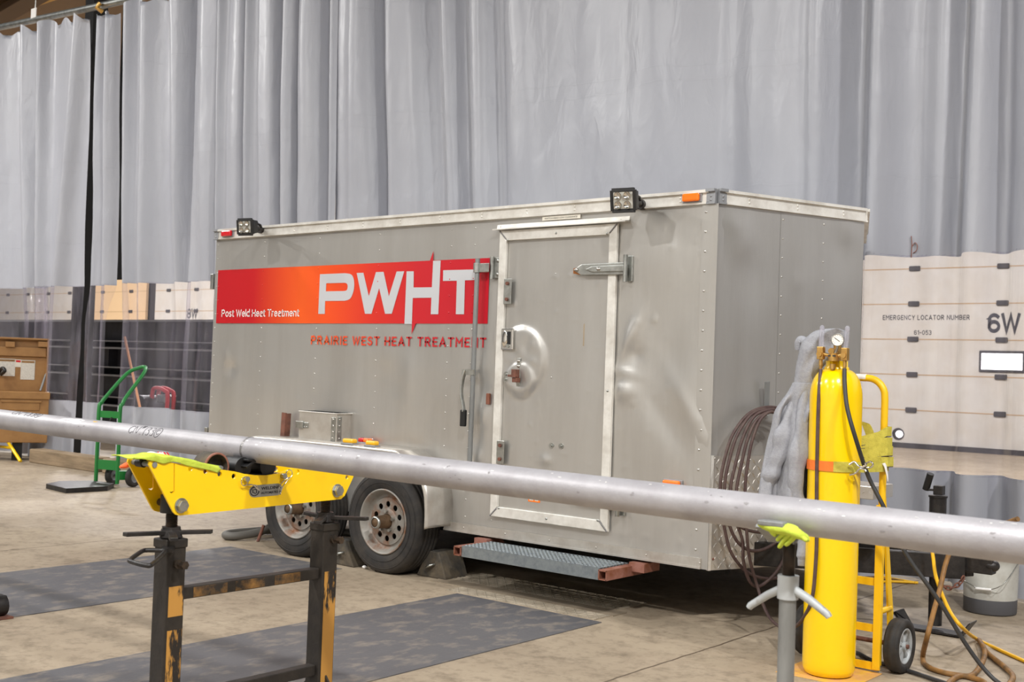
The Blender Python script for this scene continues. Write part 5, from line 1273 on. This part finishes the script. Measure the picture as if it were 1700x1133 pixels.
for q, ub, ut, uv in ((cl, (1363, 597), (1365, 540), 576), (crr, (1403.5, 599), (1407, 541), 578)):
    z0_, z1_ = RP(*ub).z, RP(ub[0], uv).z
    mb = MB(); mb.box((q.x, ry, (z0_+z1_)/2), (.030, .030, z1_-z0_)); mb.cyl((q.x, ry-.015, q.z-.004), (q.x, ry-.024, q.z-.004), .0125, n=20); mb.cyl((q.x, ry, z0_), (q.x, ry, z0_-.03), .009, n=8); mb.cyl((q.x, ry, z0_-.03), (q.x, ry, z0_-.05), .006)
    fb = mb.build('flowmeter', 'brass', rg, bevel=.003)
    e = RP(*ut); mb = MB(); mb.cyl((q.x, ry, z1_), (e.x, ry, e.z-.012), .0125, .0115, n=20); mb.sphere((e.x, ry, e.z-.012), .0112, (1, 1, 1.1)); mb.build('flow_tube', 'clear_tube', rg)
    MB().cyl((q.x, ry, z1_), (e.x, ry, e.z-.03), .0025, n=10).build('flow_core', 'grey_cap', rg)
gg = RP(1390.5, 564.5, -.02); dirn = (CAM-gg); dirn.z = 0; dirn = (dirn.normalized()*.75+V((.1, -.3, 0))).normalized()
mb = MB(); mb.lathe([(.001, -.012), (.026, -.012), (.029, -.006), (.029, .008), (.026, .010), (.0255, .006)], gg, dirn, 36); mb.tube([gg, gg+V((-.004, .01, -.035)), c], .006, 8); ga = mb.build('gauge', 'zinc', rg)
mb = MB(); mb.lathe([(.001, .007), (.0255, .007)], gg, dirn, 36); mb.build('dial', 'gauge_face', ga)
e1, e2, _ = frame(dirn); mb = MB(); mb.bar(gg+dirn*.008-e1*.013+e2*.009, gg+dirn*.008+e1*.010-e2*.008, .0022, .001, up=dirn)
for k in range(11):
    a = math.radians(-50+28*k); d_ = e1*math.cos(a)+e2*math.sin(a); mb.bar(gg+dirn*.0076+d_*.019, gg+dirn*.0076+d_*.0225, .0012, .0006, up=dirn)
mb.build('needle', 'ink_black', ga)

# ================================================================== CYLINDER CART
CYU = 5.30; XU = (-2.395, -2.070)
ct = empty('cylinder_cart', (-2.23, 5.30, 0), 'yellow two-wheeled cylinder cart standing behind the yellow gas cylinder', 'cart')
ztop = 1.372
mb = MB(); pth = [(XU[1], CYU, .04), (XU[1], CYU, .7), (XU[1], CYU, 1.27)]+[(XU[1]-.085*(1-math.cos(a)), CYU, 1.285+.085*math.sin(a)) for a in [math.pi/2*k/7 for k in range(1, 8)]]
pth += [(XU[0]+.085*(1-math.cos(a)), CYU, 1.285+.085*math.sin(a)) for a in [math.pi/2*k/7 for k in range(7, 0, -1)]]+[(XU[0], CYU, 1.27), (XU[0], CYU, .7), (XU[0], CYU, .04)]
mb.tube(pth, .0165, 14); fr_ = mb.build('frame', 'cart_yellow', ct)
mb = MB(); mb.tube([(XU[1]-.09, CYU, ztop), (XU[1]-.14, CYU, ztop), (XU[1]-.2, CYU, ztop)], .0172, 14); mb.build('bare_patch', 'vinyl_white', fr_)
for x in XU:
    MB().box((x, CYU-.02, .40), (.036, .012, .76)).build('flange', 'cart_yellow', fr_, bevel=.002)
for zc_ in (.42, .205, .03): MB().box(((XU[0]+XU[1])/2, CYU, zc_), (XU[1]-XU[0], .012, .035)).build('cross_bar', 'cart_yellow', ct)
for zc_ in (.95, 1.2): 
    pass
for x in XU:
    sg = 1 if x > -2.2 else -1
    MB().prism([(x-.003, CYU+.01, .82), (x-.003, CYU+.03, .82), (x-.003, CYU+.16, .26), (x-.003, CYU+.14, .14), (x-.003, CYU+.11, .20)], (.010, 0, 0)).build('brace', 'cart_yellow', ct)
    MB().cyl((x, CYU, .285), (x, CYU+.13, .285), .014).build('spacer', 'cart_yellow', ct)
AY, AZ = 5.40, .125
MB().cyl((XU[0]-.06, AY, AZ), (XU[1]+.06, AY, AZ), .011).build('axle', 'rust', ct)
for s_, x in ((-1, XU[0]-.065), (1, XU[1]+.062)):
    mb = MB(); mb.lathe([(.082, -.03), (.10, -.037), (.118, -.034), (.125, -.022), (.1225, -.012), (.125, -.010), (.125, .010), (.1225, .012), (.125, .022), (.118, .034), (.10, .037), (.082, .03)], (x, AY, AZ), (1, 0, 0), 44, closed=True)
    wo = mb.build('wheel', 'rubber', ct)
    mb = MB(); mb.lathe([(.084, -.03), (.084, .03), (.076, .032), (.072, .02), (.072, -.03)], (x, AY, AZ), (1, 0, 0), 40, closed=True); mb.cyl((x-.03, AY, AZ), (x+.034, AY, AZ), .02)
    for k in range(7):
        a = 2*math.pi*k/7; d_ = V((0, math.cos(a), math.sin(a))); mb.bar(V((x+.014, AY, AZ))+d_*.016, V((x+.014, AY, AZ))+d_*.076, .016, .014, up=(1, 0, 0))
    mb.build('rim', 'cast_grey', wo); MB().cyl((x+.034, AY, AZ), (x+.044, AY, AZ), .010).build('axle_cap', 'rust', wo)
MB().box(((XU[0]+XU[1])/2, 5.13, .002), (.37, .34, .005)).build('toe_plate', 'toe_worn', ct, bevel=.002)

# ---- ratchet strap round the cylinder and the upright
zs_ = at(1390, 776, y=GY-GR).z
sp = empty('ratchet_strap', (-2.15, 5.15, zs_), 'yellow-green ratchet strap with orange end, round the cylinder and cart upright', 'strap')
def band(pts, h, name, mt, closed=False, th=.003):
    mb = MB(); pts = [V(p) for p in pts]; n = len(pts); vs = []
    for i, p in enumerate(pts):
        t = (pts[min(i+1, n-1)]-pts[max(i-1, 0)]); t.z = 0; t.normalize(); nr = V((t.y, -t.x, 0))
        for a, b in ((0, -1), (th, -1), (th, 1), (0, 1)): vs.append(p+nr*a+V((0, 0, b*h/2)))
    mb.add(vs, [(4*i+j, 4*i+(j+1) % 4, 4*i+4+(j+1) % 4, 4*i+4+j) for i in range(n-1) for j in range(4)]+[(0, 1, 2, 3), (4*n-1, 4*n-2, 4*n-3, 4*n-4)])
    return mb.build(name, mt, sp)
def cylpt(a, off=.002, z=zs_): a = math.radians(a); return (GX+(GR+off)*math.cos(a), GY+(GR+off)*math.sin(a), z)
ang = lambda u: None
band([cylpt(a) for a in range(196, 297, 6)], .045, 'orange_end', 'webbing_orange')
band([cylpt(a) for a in range(292, 346, 6)]+[(GX+GR+.02, GY+.0, zs_), (XU[1]+.02, CYU-.05, zs_+.0), (XU[1]+.024, CYU, zs_), (XU[1], CYU+.024, zs_)], .047, 'webbing', 'webbing')
for k, (za, zb) in enumerate(((1.125, 1.075), (1.075, 1.065), (1.035, 1.022), (.985, .985))):
    o_ = .004*k
    P_ = [(GX+GR*.7, GY+GR*.72, zb), (GX+GR+.03, CYU-.05-o_, lerp(za, zb, .5)), (XU[1]+.022+o_, CYU-.022-o_, za), (XU[1]+.03+o_, CYU+.01, za), (XU[1]-.02, CYU+.03, za)]
    w_ = band(P_, .044, 'webbing', 'webbing'); o__ = len(P_)
    MB().tube([V(p)+V((.001, -.002, -.023)) for p in P_], .0022, 5).build('layer_gap_line', 'hose_black', sp)  # dark line added under each strap layer as the shade between layers
tl = [at(u, v, y=CYU-.055) for u, v in ((1428, 700), (1437, 704), (1447, 730), (1455, 760), (1460, 771))]
mb = MB(); pth = catmull(tl, 6); 
vs = []
for i, p in enumerate(pth): vs += [p+V((-.024, 0, .006)), p+V((.024, 0, -.006)), p+V((.024, .003, -.006)), p+V((-.024, .003, .006))]
mb.add(vs, [(4*i+j, 4*i+(j+1) % 4, 4*i+4+(j+1) % 4, 4*i+4+j) for i in range(len(pth)-1) for j in range(4)]); mb.build('loose_tail', 'webbing', sp)
mb = MB(); mb.tube(catmull([at(u, v, y=CYU-.05) for u, v in ((1467, 770), (1470, 776), (1473, 790), (1474, 800))], 5), lambda t: .014*(1-t)+.003, 8, flat=.4); mb.build('strap_end', 'cloth_white', sp)
for pts in (((1410, 772), (1418, 767), (1424, 773), (1431, 776), (1437, 773), (1437, 769)), ((1411, 789), (1420, 786), (1427, 779), (1435, 780), (1438, 784))):
    MB().tube(catmull([at(u, v, y=GY-.085) for u, v in pts], 6), .005, 8).build('hook', 'chrome', sp)
MB().tube(catmull([at(u, v, y=GY-.06) for u, v in ((1437, 770), (1444, 767), (1449, 771), (1446, 776), (1438, 777))], 6), .0045, 8).build('hook', 'chrome', sp)

# ================================================================== HOSES ON THE CYLINDER, COIL ON THE NOSE HOOK
CP = (NC+NN*.10+ND*.3, NN)
def C_(u, v, o=0.0): return at(u, v, plane=(NC+NN*(.10+o), NN))
zz_ = zn
coil = empty('welding_cable', (-2.9, 5.75, .3), 'brown-black cable coiled on the trailer nose hook and running to the left flowmeter', 'cable')
L1 = [C_(u, v, .0) for u, v in ((1296, 680), (1268, 677), (1240, 690), (1215, 725), (1200, 775), (1196, 812), (1198, 850), (1205, 888), (1214, 918), (1233, 944), (1256, 958), (1282, 961), (1304, 953), (1322, 925), (1332, 850), (1328, 760), (1314, 700))]
L2 = [C_(u, v, .015) for u, v in ((1292, 684), (1270, 680), (1246, 690), (1223, 725), (1208, 775), (1203, 812), (1206, 850), (1213, 878), (1226, 902), (1248, 915), (1278, 908), (1306, 880), (1322, 820), (1318, 750), (1306, 700))]
L3 = [C_(u, v, .03) for u, v in ((1290, 686), (1274, 682), (1252, 692), (1234, 725), (1220, 775), (1213, 812), (1216, 850), (1232, 895), (1234, 930), (1241, 958), (1252, 973), (1268, 970), (1292, 945), (1306, 910), (1314, 830), (1308, 740))]
L4 = [C_(u, v, .045) for u, v in ((1292, 690), (1276, 685), (1256, 698), (1241, 730), (1230, 775), (1223, 812), (1222, 850), (1228, 873), (1246, 882), (1270, 884), (1290, 880), (1302, 850), (1302, 760), (1299, 710))]
for L_ in (L1, L2, L3, L4): MB().tube(catmull(L_, 7, closed=True), .0088, 9, closed=True).build('cable_loop', 'hose_maroon', coil)
run = [C_(u, v, .06) for u, v in ((1294, 692), (1280, 684), (1262, 698), (1248, 735), (1240, 780), (1237, 815), (1239, 870), (1244, 925), (1258, 976))]
run += [at(u, v, y=y) for u, v, y in ((1268, 1007, 5.62), (1281, 1030, 5.5), (1298, 1042, 5.3), (1320, 1041, 5.12), (1338, 1020, 5.02), (1349, 990, GY-GR-.010), (1354, 940, GY-GR-.012), (1356, 890, GY-GR-.006), (1356, 800, GY-GR-.004), (1358, 700, GY-GR-.002), (1360, 650, GY-.11), (1362.5, 614, ry-.005))]
MB().tube(catmull(run, 7), .0085, 9).build('cable_run', 'hose_maroon', coil)
bk = [at(u, v, y=y) for u, v, y in ((1402, 613, ry), (1402.5, 640, ry-.03), (1407, 680, GY-GR-.02), (1421, 730, GY-GR-.02), (1441, 790, 5.08), (1466, 840, 5.1), (1503, 918, 5.15), (1560, 1000, 5.2), (1610, 1080, 5.28), (1650, 1128, 5.3), (1690, 1150, 5.25))]
bk = [p if p.z > .012 else V((p.x, p.y, .012)) for p in bk]
tag(MB().tube(catmull(bk, 7), .0095, 10).build('gas_hose', 'hose_black'), 'black gas hose from the right flowmeter down to the floor at the right', 'hose')
tag(MB().tube(catmull([at(u, v, z=.012) for u, v in ((1392, 1075), (1424, 1085), (1450, 1098), (1500, 1112), (1540, 1125), (1600, 1145))], 6), .010, 8).build('floor_hose', 'hose_black'), 'black hose lying on the floor under the cylinder cart', 'hose')
cr_ = [at(u, v, y=y) for u, v, y in ((1544, 890, 6.1), (1549, 925, 6.05), (1555, 962, 5.95), (1575, 1012, 5.85), (1597, 1042, 5.8))]+[at(u, v, z=.010) for u, v in ((1622, 1062), (1660, 1080), (1700, 1098), (1760, 1125))]
tag(MB().tube(catmull(cr_, 7), .0095, 9).build('power_cord', 'cord_yellow'), 'yellow power cord hanging from the trailer tongue and running right across the floor', 'cord')
br_ = [at(u, v, y=y) for u, v, y in ((1690, 862, 5.9), (1640, 880, 6.0), (1590, 895, 6.05), (1572, 930, 5.9), (1560, 980, 5.8), (1549, 1020, 5.7), (1540, 1055, 5.6))]+[at(u, v, z=.014) for u, v in ((1532, 1092), (1540, 1107), (1570, 1118), (1610, 1125), (1635, 1136), (1600, 1150), (1575, 1138), (1590, 1124), (1615, 1121))]+[at(1632, 1098, z=.03), at(1634, 1078, z=.03), at(1625, 1063, z=.016), at(1640, 1085, z=.016), at(1668, 1108, z=.016), at(1682, 1125, z=.016), at(1668, 1145, z=.016)]
tag(MB().tube(catmull(br_, 7), .0125, 9).build('welding_lead', 'cord_brown'), 'brown welding lead looping over the floor at the lower right', 'cable')
for k, pts in enumerate((((1425, 958), (1440, 956), (1460, 958), (1490, 963), (1520, 968)), ((1426, 967), (1450, 968), (1475, 966), (1505, 967), (1524, 968)), ((1424, 953), (1445, 961), (1470, 961), (1500, 966)))):
    tag(MB().tube(catmull([at(u, v, z=.012) for u, v in pts], 6), .009, 8).build('extension_cord', ('cord_yellow', 'cord_yellow', 'cord_brown')[k]),
        ('yellow cord on the floor by the curtain behind the cart, upper strand', 'yellow cord on the floor by the curtain behind the cart, lower strand', 'brown cord on the floor by the curtain behind the cart')[k], 'cord')

# ================================================================== HOODIE
hd = empty('hoodie', (-2.42, 5.12, .75), 'light grey hooded sweatshirt hanging over the left side of the yellow cylinder', 'hoodie')
LAT = V((_c, _s, 0)); DEP = V((-_s, _c, 0))
def drape(secs, thick, folds, yb, name, nseg=72, nfold=3.0, seed=0, sub=5):
    """rings through photo spans (u left, u right, v, dy) at depth yb, flattened and folded like hanging cloth"""
    ctr = [at((a+b)/2, v, y=yb+dy) for a, b, v, dy in secs]; hw = [(at(b, v, y=yb+dy)-at(a, v, y=yb+dy)).length/2 for a, b, v, dy in secs]
    cc = catmull([(p.x, p.y, p.z) for p in ctr], sub); hh = [p.x for p in catmull([(h, 0, 0) for h in hw], sub)]
    vs = []; m = len(cc)
    for i in range(m):
        t = i/(m-1)
        for j in range(nseg):
            a = 2*math.pi*j/nseg; ca, sa = math.cos(a), math.sin(a)
            x = hh[i]*(abs(ca)**.9)*(1 if ca > 0 else -1)
            env = smooth(0, .3, t)
            f_ = 1+env*folds*((1-2*abs(math.sin(nfold*x/.11+seed+1.6*t+.8*math.sin(3*t))))+.45*math.sin(nfold*x/.026+seed*2+1.1*t))
            th = thick*(.7+.3*smooth(0, .2, t)) if name != 'hood' else thick*(1-.42*smooth(.55, 1, t))
            d_ = sa*th*f_+.012*noise.noise(V((x*9, cc[i].z*7, seed)))
            vs.append(cc[i]+LAT*x+DEP*d_)
    mb = MB(); mb.add(vs, [(i*nseg+j, i*nseg+(j+1) % nseg, (i+1)*nseg+(j+1) % nseg, (i+1)*nseg+j) for i in range(m-1) for j in range(nseg)]+[tuple(range(nseg-1, -1, -1)), tuple(range((m-1)*nseg, m*nseg))], True)
    return mb
yh = GY+.01
drape([(1318, 1351, 636, .01), (1310, 1350, 652, 0), (1299, 1349, 668, -.01), (1288, 1349, 686, -.015), (1283, 1350, 712, -.02), (1276, 1350, 740, -.02), (1271, 1351, 765, -.02), (1266, 1351, 795, -.02), (1263, 1350, 822, -.02), (1266, 1349, 846, -.02), (1270, 1348, 866, -.02)], .060, .9, yh, 'body', nfold=2.4, seed=1.3).build('body', 'hoodie', hd)
drape([(1372, 1392, 546.5, .05), (1356, 1402, 550, .05), (1344, 1405, 558, .05), (1333, 1402, 570, .05), (1329, 1392, 582, .04), (1326, 1376, 597, .03), (1323, 1362, 612, .02), (1321, 1356, 626, .015), (1319, 1352, 638, .01), (1317, 1351, 648, .005)], .062, .10, yh, 'hood', seed=.4).build('hood', 'hoodie', hd)
mb = MB(); mb.tube(catmull([at(u, v, y=yh+.03) for u, v in ((1345, 575), (1336, 568), (1330, 566), (1326, 572), (1325, 582))], 5), lambda t: .014+.010*math.sin(math.pi*t), 14); mb.build('hood_fold', 'hoodie', hd)
def sleeve(pts, r0, r1, yb, name):
    pth = catmull([at(u, v, y=yb+dy) for u, v, dy in pts], 9); n = 20; vs = []; e1 = None; m = len(pth)
    for i, p in enumerate(pth):
        t = i/(m-1); r = lerp(r0, r1, t)*(1+.13*math.sin(t*23)+.09*math.sin(t*41+1))*(.45+.55*smooth(0, .3, t))
        if t > .93: r *= .8
        for j in range(n):
            a = 2*math.pi*j/n; q = r*(1+.10*math.sin(3*a+t*9)); vs.append(p+LAT*(q*math.cos(a))+DEP*(q*.8*math.sin(a)))
    mb = MB(); mb.add(vs, [(i*n+j, i*n+(j+1) % n, (i+1)*n+(j+1) % n, (i+1)*n+j) for i in range(m-1) for j in range(n)]+[tuple(range(n-1, -1, -1)), tuple(range((m-1)*n, m*n))], True); return mb.build(name, 'hoodie', hd)
sleeve([(1322, 650, .0), (1314, 680, -.03), (1304, 712, -.06), (1296, 750, -.075), (1284, 780, -.08), (1276, 805, -.075), (1270, 830, -.06), (1268, 850, -.05)], .048, .034, yh, 'sleeve')
sleeve([(1337, 640, .0), (1334, 672, -.035), (1330, 712, -.065), (1325, 755, -.08), (1322, 790, -.085), (1323, 822, -.075), (1330, 855, -.06), (1334, 890, -.05), (1335, 915, -.05), (1331, 940, -.05)], .044, .030, yh, 'sleeve')

# ================================================================== BUCKET
bp_ = at(1630, 1022, z=0); BX, BY = bp_.x, bp_.y+.15
bk_ = empty('bucket', (BX, BY, 0), 'dirty white plastic bucket with dark lower band near the curtain at the right', 'bucket')
MB().lathe([(.001, .002), (.145, .002), (.150, .01), (.151, .09)], (BX, BY, 0), (0, 0, 1), 48).build('dark_band', 'bucket_dark', bk_)
MB().lathe([(.151, .09), (.156, .27), (.158, .34), (.165, .345), (.165, .36), (.158, .365), (.158, .375), (.150, .375), (.148, .1)], (BX, BY, 0), (0, 0, 1), 48).build('wall', 'bucket_white', bk_)
hp_ = catmull([(BX+.16, BY-.02, .31), at(1668, 968, y=BY-.17), at(1646, 979, y=BY-.17), at(1622, 976, y=BY-.17), (BX-.05, BY-.17, .17), (BX-.15, BY-.08, .2), (BX-.162, BY-.02, .31)], 6)
bh = MB().tube(hp_, .0028, 6).build('wire_handle', 'zinc', bk_); MB().tube([at(1620, 977.5, y=BY-.172), at(1646, 980, y=BY-.172)], .0085, 10).build('grip', 'vinyl_white', bh)

# ================================================================== GREEN HAND TRUCK
HA, HB = V((-11.03, 6.70, 0)), V((-10.76, 6.78, 0)); AX = (HB-HA).normalized(); BK = V((-AX.y, AX.x, 0))
ht = empty('hand_truck', ((HA+HB)/2), 'green steel hand truck with curved loop handle in front of the curtain', 'hand truck')
up = lambda o, z, b=0: o+BK*b+V((0, 0, z))
mid = (HA+HB)/2
lp_ = [up(HA, .03), up(HA, .4), up(HA, .80), up(HA, .86, .03), up(HA, .93, .09)+AX*.01, up(mid, 1.17, .36)-AX*.11, up(mid, 1.235, .47)-AX*.05, up(mid, 1.25, .5), up(mid, 1.235, .47)+AX*.05, up(mid, 1.17, .36)+AX*.11, up(HB, .93, .09)-AX*.01, up(HB, .86, .03), up(HB, .80), up(HB, .4), up(HB, .03)]
MB().tube(catmull(lp_, 6), .020, 12).build('frame', 'green_paint', ht)
for z_, h_ in ((.745, .07), (.22, .10)): MB().bar(up(HA, z_), up(HB, z_), .012, h_).build('cross_plate', 'green_paint', ht)
mb = MB(); tp4 = [V((-11.16, 6.36, .03)), V((-10.98, 6.12, .03)), V((-10.50, 6.06, .03)), V((-10.48, 6.50, .03)), V((-10.72, 6.72, .03)), V((-11.05, 6.66, .03))]
mb.prism(tp4, (0, 0, .018)); mb.prism([p+V((0, 0, -.03)) for p in tp4], (0, 0, .03)); mb.build('toe_plate', 'black_steel', ht)
for c_, nm in ((HA+AX*.10+BK*.14, 'a'), (HB+AX*.12+BK*.10, 'b')):
    c_ = c_+V((0, 0, .105)); mb = MB(); mb.lathe([(.055, -.022), (.085, -.030), (.100, -.022), (.105, 0), (.100, .022), (.085, .030), (.055, .022)], c_, AX, 32, closed=True); w_ = mb.build('wheel', 'rubber', ht)
    mb = MB(); mb.lathe([(.056, -.024), (.05, -.02), (.02, -.028), (.001, -.03)], c_, AX, 28); mb.lathe([(.056, .024), (.05, .02), (.02, .028), (.001, .03)], c_, AX, 28); mb.build('rim', 'dark_tube', w_)
MB().tube([HA+AX*.10+BK*.14+V((0, 0, .105)), HB+AX*.12+BK*.10+V((0, 0, .105))], .012, 8).build('axle', 'dark_tube', ht)
MB().bar(up(HB, .12, .0), up(HB, .12, .12)+AX*.06, .10, .09).build('wheel_bracket', 'green_paint', ht)
MB().tube(catmull([up(mid, .72, -.02)+AX*.05, up(mid, .64, -.03)+AX*.02, up(mid, .56, -.02)], 5), .008, 6).build('strap', 'hose_black', ht)

# ================================================================== JOB BOX
MATS['box_brown'].node_tree.nodes['Principled BSDF'].inputs['Roughness'].default_value = .5
_d = ray(55, 700); JD = V((_d.x, _d.y, 0)).normalized(); JL = V((JD.y, -JD.x, 0))
O_ = at(74, 765, z=0); O_ = V((O_.x, O_.y, 0)); O_ = at(0, 765, z=0)+JL*((O_-at(0, 765, z=0)).dot(JL)); O_.z = 0
jb = empty('job_box', O_-JL*.7+JD*.2, 'brown steel job box with its lid propped open at the left edge of the photo', 'tool chest')
def jp(u, v, d=0.0): return at(u, v, plane=(O_+JD*d, JD))
JR = Matrix((JL, JD, V((0, 0, 1)))).transposed()
def jbox(l0, l1, d0, d1, z0, z1): return MB().box(O_+JL*((l0+l1)/2)+JD*((d0+d1)/2)+V((0, 0, (z0+z1)/2)), (l1-l0, d1-d0, z1-z0), JR)
def jl(u, v, d=0.0): q = jp(u, v, d)-O_; return q.dot(JL), q.z
r_, zBt = jl(78, 736); _, zA = jl(78, 652); l_ = r_-1.5
jbox(l_, r_, 0, .36, zBt, zA).build('body', 'box_brown', jb, bevel=.01)
jbox(l_-.01, r_+.01, -.02, .02, zA-.09, zA).build('top_lip', 'box_brown', jb, bevel=.006)
a_, h0 = jl(4, 681); b_, h1 = jl(66, 668)
pnl = jbox(a_, b_, -.012, .0, h0, h1).build('front_panel', 'box_brown', jb, bevel=.005)
jbox(a_-.02, b_+.02, -.026, .0, h1-.008, h1+.016).build('panel_lip', 'box_brown', pnl, bevel=.004)
for lx in (l_+.25, r_-.35): jbox(lx-.06, lx+.06, .03, .36, 0, zBt).build('skid', 'underbody', jb)
LD = .34; rt_, zC = jl(82, 563, LD)
lid = jbox(l_, rt_, LD, LD+.025, zA, zC).build('lid', 'box_brown', jb, bevel=.004)
jbox(rt_-.024, rt_, LD-.09, LD, zA, zC).build('lid_rim', 'box_brown', lid, bevel=.004); jbox(l_, rt_-.024, LD-.09, LD, zC-.024, zC).build('lid_rim', 'box_brown', lid, bevel=.004)
_, zr0 = jl(40, 592, LD); _, zr1 = jl(40, 577, LD); jbox(l_+.03, rt_-.03, LD-.04, LD, zr0, zr1).build('stiffener', 'box_brown', lid, bevel=.006)
for u in (17, 71):
    lx, zx = jl(u, 572, LD-.04); jbox(lx-.055, lx+.055, LD-.08, LD, zx-.035, zx+.035).build('hinge_block', 'box_brown', lid, bevel=.004)
for u0, v0, u1, v1, mt in ((-12, 595, 24.5, 625, 'paper'), (35, 598, 57, 631, 'paper'), (25.5, 597, 35, 610, 'label_white')):
    a_, zt_ = jl(u0, v0, LD-.004); b_, zb_ = jl(u1, v1, LD-.004)
    pp = jbox(a_, b_, LD-.006, LD-.001, zb_, zt_).build('notice', mt, lid)
    jbox(a_+.008, b_-.008, LD-.008, LD-.006, zt_-.035, zt_-.01).build('heading', 'cord_brown' if mt == 'paper' else 'lens_red', pp)
MB().tube([jp(67, 649, LD-.12), jp(76, 622, LD-.06)], .014, 8).build('gas_strut', 'dark_tube', lid)
MB().tube([jp(76, 622, LD-.06), jp(78.5, 615, LD-.05)], .006, 8).build('strut_rod', 'zinc', lid)

# yellow leg and black clamp in front of the box
ys = empty('yellow_stand', (-13.0, 6.2, 0), 'yellow tubular stand leg in front of the brown job box', 'stand')
f_ = at(34, 768, z=0); yl = f_.y
MB().tube([f_+V((0, 0, .012)), at(0, 714, y=yl), at(-22, 680, y=yl)], .02, 10).build('leg', 'yellow_paint', ys)
MB().tube([at(19, 744, y=yl), at(0, 742, y=yl), at(-40, 738, y=yl)], .018, 10).build('stay', 'yellow_paint', ys)
MB().tube([at(-22, 680, y=yl), at(-80, 768, y=yl)], .02, 10).build('leg', 'yellow_paint', ys)
q = at(-20, 640, y=yl); MB().tube([at(-22, 680, y=yl), q], .018, 10).build('stem', 'yellow_paint', ys)
MB().tube(catmull([at(-22, 642, y=yl), at(-8, 628, y=yl), at(3, 612, y=yl), at(8, 616, y=yl), at(2, 622, y=yl)], 5), .022, 10).build('hook', 'black_plastic', ys)
# dark caster foot cut by the left edge
cs = empty('caster_foot', (-5.72, 2.95, 0), 'black caster foot on a flat plate at the lower left edge', 'caster')
p = at(3, 1020, y=2.96)
MB().box((p.x-.05, 2.96, .006), (.15, .10, .010)).build('plate', 'rust', cs)
MB().cyl((p.x-.035, 2.93, .062), (p.x-.035, 2.99, .062), .05, n=28).build('wheel', 'black_steel', cs)
MB().box((p.x-.045, 2.955, .09), (.07, .075, .05)).build('fork', 'black_steel', cs, bevel=.008)
